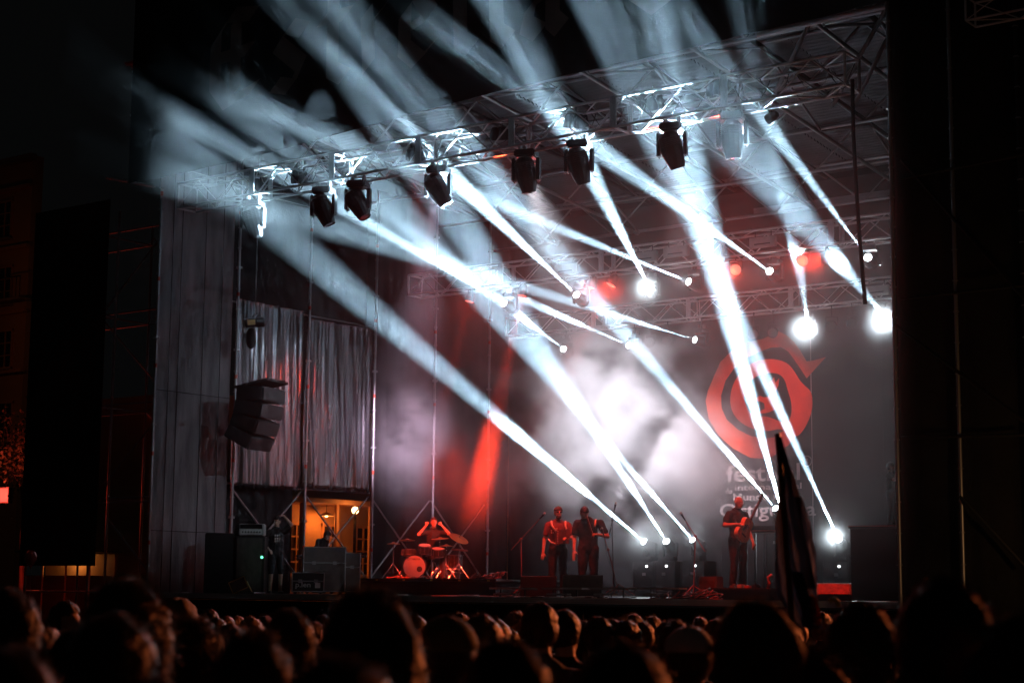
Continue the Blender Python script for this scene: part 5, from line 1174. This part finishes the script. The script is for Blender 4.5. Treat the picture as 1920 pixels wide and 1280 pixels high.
# ------------------------------------------------------------------ pieces of parts go under their part
SUBPARTS = {'moving_head_light': {'lens': 'head', 'cooling_fin': 'head', 'clamp': 'base'}, 'par_can': {'led_cell': 'face_plate', 'lit_face': 'can'}, 'lamp_cluster': {'lamp_glass': 'lamp_can'},
            'loudspeaker_array': {'grille': 'cabinet', 'rigging_pin': 'cabinet'}, 'scaffold_wall': {'rosette': 'upright', 'marker_band': 'upright'}, 'covered_tower': {'rosette': 'upright'},
            'flight_case': {'latch': 'body', 'lettering': 'body', 'white_sticker': 'body'}, 'amplifier_head': {'knob': 'front_panel'}, 'floor_monitor': {'handle': 'cabinet', 'grille': 'cabinet'},
            'microphone_stand': {'microphone_head': 'microphone_body'}, 'acoustic_guitar': {'bridge': 'soundbox', 'sound_hole': 'soundbox', 'pickguard': 'soundbox', 'tuning_peg': 'headstock', 'string': 'neck'},
            'accordion': {'button': 'treble_side', 'fold': 'bellows'}, 'riser_case': {'latch': 'body', 'indicator': 'body'}, 'speaker_stack': {'grille': 'cabinet'}, 'cymbal': {'leg_brace': 'post_sleeve'},
            'bass_drum': {'hoop': 'shell', 'lug': 'shell', 'lettering': 'head', 'maker_mark': 'head', 'port_hole': 'head'}, 'snare_drum': {'hoop': 'shell', 'lug': 'shell'}, 'rack_tom': {'hoop': 'shell', 'lug': 'shell'}, 'floor_tom': {'hoop': 'shell', 'lug': 'shell'}, 'dimmer_box': {'socket_plate': 'casing'}}
bpy.context.view_layer.update()
kids = {}
for o in list(COL.objects):
    if o.parent is not None and o.parent.name.split('.')[0] in SUBPARTS: kids.setdefault(o.parent, []).append(o)
for t, ch in kids.items():
    mp = SUBPARTS[t.name.split('.')[0]]
    for o in ch:
        want = mp.get(o.name.split('.')[0])
        if not want: continue
        cand = [q for q in ch if q.name.split('.')[0] == want]
        if not cand: continue
        wo = o.matrix_world.translation
        flat_ = want == 'upright'
        q = min(cand, key=lambda q: ((q.matrix_world.translation - wo).xy.length if flat_ else (q.matrix_world.translation - wo).length))
        w = o.matrix_world.copy(); o.parent = q; o.matrix_parent_inverse = q.matrix_world.inverted(); o.matrix_basis = w
# ------------------------------------------------------------------ stage smoke
# one body of smoke with its own shape: a density grid filled from noise, scattering the light of the lamps
lo, hi = Vector((-29.9, 15.5, DECK + .02)), Vector((-6.5, 39.85, 16.4))
m = bpy.data.materials.new('stage_smoke'); m.use_nodes = True; m.node_tree.nodes.clear()
out = m.node_tree.nodes.new('ShaderNodeOutputMaterial'); pv = m.node_tree.nodes.new('ShaderNodeVolumePrincipled'); m.node_tree.links.new(pv.outputs[0], out.inputs['Volume'])
pv.inputs['Color'].default_value = (.93, .95, .97, 1); pv.inputs['Anisotropy'].default_value = .25; pv.inputs['Density'].default_value = 1.0
nt = bpy.data.node_groups.new('smoke', 'GeometryNodeTree'); nt.interface.new_socket('Geometry', in_out='OUTPUT', socket_type='NodeSocketGeometry')
N = nt.nodes.new; Lk = nt.links.new
pos = N('GeometryNodeInputPosition').outputs[0]
def math_(op, a, b=None, c=None):
    n = N('ShaderNodeMath'); n.operation = op
    for i, x in enumerate((a, b, c)):
        if x is None: continue
        if isinstance(x, (int, float)): n.inputs[i].default_value = x
        else: Lk(x, n.inputs[i])
    return n.outputs[0]
def mr_(x, a, b, c, d, smooth=True):
    n = N('ShaderNodeMapRange'); n.interpolation_type = 'SMOOTHSTEP' if smooth else 'LINEAR'; Lk(x, n.inputs[0])
    for i, v in zip((1, 2, 3, 4), (a, b, c, d)): n.inputs[i].default_value = v
    return n.outputs[0]
def nz_(scale, detail, w, dist=0.):
    mp = N('ShaderNodeVectorMath'); mp.operation = 'ADD'; mp.inputs[1].default_value = w; Lk(pos, mp.inputs[0])
    n = N('ShaderNodeTexNoise'); n.inputs['Scale'].default_value = scale; n.inputs['Detail'].default_value = detail; n.inputs['Distortion'].default_value = dist
    n.inputs['Roughness'].default_value = .58; Lk(mp.outputs[0], n.inputs['Vector']); return n.outputs[0]
def blob(c, r, amp):
    s = N('ShaderNodeVectorMath'); s.operation = 'SUBTRACT'; Lk(pos, s.inputs[0]); s.inputs[1].default_value = c
    dv = N('ShaderNodeVectorMath'); dv.operation = 'DIVIDE'; Lk(s.outputs[0], dv.inputs[0]); dv.inputs[1].default_value = r
    ln = N('ShaderNodeVectorMath'); ln.operation = 'LENGTH'; Lk(dv.outputs[0], ln.inputs[0])
    return mr_(ln.outputs['Value'], 0., 1., amp, 0.)
sx = N('ShaderNodeSeparateXYZ'); Lk(pos, sx.inputs[0])
n1 = nz_(.42, 5, (3, 1, 7), .15)           # billows of a couple of metres
n2 = nz_(1.5, 4, (9, 2, 4), .3)            # small wisps
n3 = nz_(.62, 6, (21, 13, 2), .9)          # the thick bank at the back of the stage
billow = mr_(n1, .38, .66, 0., 1.)
wisp = mr_(n2, .3, .7, .7, 1.3)
edge = math_('ADD', math_('ADD', sx.outputs[1], mr_(sx.outputs[0], -28., -21., -1.9, 0.)), math_('MULTIPLY', math_('SUBTRACT', n1, .5), 8.))
front = mr_(edge, 21.0, 23.2, 0.012, 1.)   # the smoke thins out in front of the stage; its edge is ragged
deep = math_('SUBTRACT', 1., math_('MULTIPLY', mr_(sx.outputs[1], 33., 37., 0., .72), mr_(sx.outputs[0], -26., -20., .6, 1.)))
base = math_('MULTIPLY', math_('MULTIPLY', front, math_('MULTIPLY_ADD', billow, .0035, .0055)), deep)
def add(*v):
    r = v[0]
    for q in v[1:]: r = math_('ADD', r, q)
    return r
bank = add(blob(at(1110, 770, Y=35.8), (5.0, 2.0, 4.6), 2.0), blob(at(1210, 890, Y=36), (4.4, 1.7, 3.0), 2.2), blob(at(750, 830, Y=35), (3.0, 1.8, 2.8), 2.2), blob(at(1330, 870, Y=37.2), (3.2, 1.6, 2.6), 2.0), blob(at(860, 560, Y=32), (4.5, 3, 3.0), .03))
bank = math_('MULTIPLY', bank, math_('MULTIPLY', mr_(n3, .46, .56, 0., 1.), wisp))
puff_and_halos = add(blob(at(905, 880, Y=33.2), (1.9, 1.4, 1.7), 1.0), blob(at(1516, 615, Y=38.7), (1.5, 1.2, 1.5), 1.1), blob(at(1663, 597, Y=38.7), (1.5, 1.2, 1.5), 1.1), blob(at(1217, 537, Y=33.8), (1.3, 1.2, 1.3), .7), blob(at(1571, 1008, Y=36.7), (1.2, 1., 1.2), .8), blob(at(1360, 510, Y=33.8), (1.2, .9, .8), .35), blob(at(1525, 488, Y=33.8), (1.2, .9, .8), .35), blob(at(1125, 538, Y=33.8), (1.0, .9, .8), .3), blob(at(1250, 1010, Y=36.6), (1.6, .9, .6), .25))  # red puff by the drums, and smoke added round lamps for their halos
dense = math_('ADD', bank, math_('MULTIPLY', puff_and_halos, wisp))
low = mr_(sx.outputs[2], DECK, DECK + 2.3, .12, 1.)
dens = math_('MULTIPLY', math_('ADD', math_('MULTIPLY', base, wisp), math_('MULTIPLY', dense, .36)), math_('MULTIPLY', low, mr_(math_('MULTIPLY_ADD', sx.outputs[1], .45, sx.outputs[0]), -.15, .3, 1., 0.)))
vc = N('GeometryNodeVolumeCube'); vc.inputs['Min'].default_value = lo; vc.inputs['Max'].default_value = hi
for i, k in enumerate(('Resolution X', 'Resolution Y', 'Resolution Z')): vc.inputs[k].default_value = int((hi[i] - lo[i]) / .16)
Lk(dens, vc.inputs['Density'])
sn = N('GeometryNodeSetMaterial'); sn.inputs['Material'].default_value = m; Lk(vc.outputs[0], sn.inputs[0]); Lk(sn.outputs[0], N('NodeGroupOutput').inputs[0])
sm = bpy.data.objects.new('smoke', bpy.data.meshes.new('smoke')); COL.objects.link(sm); sm['kind'] = 'stuff'; tag(sm, 'drifting white stage smoke lit by the beams', 'smoke')
sm.modifiers.new('smoke', 'NODES').node_group = nt
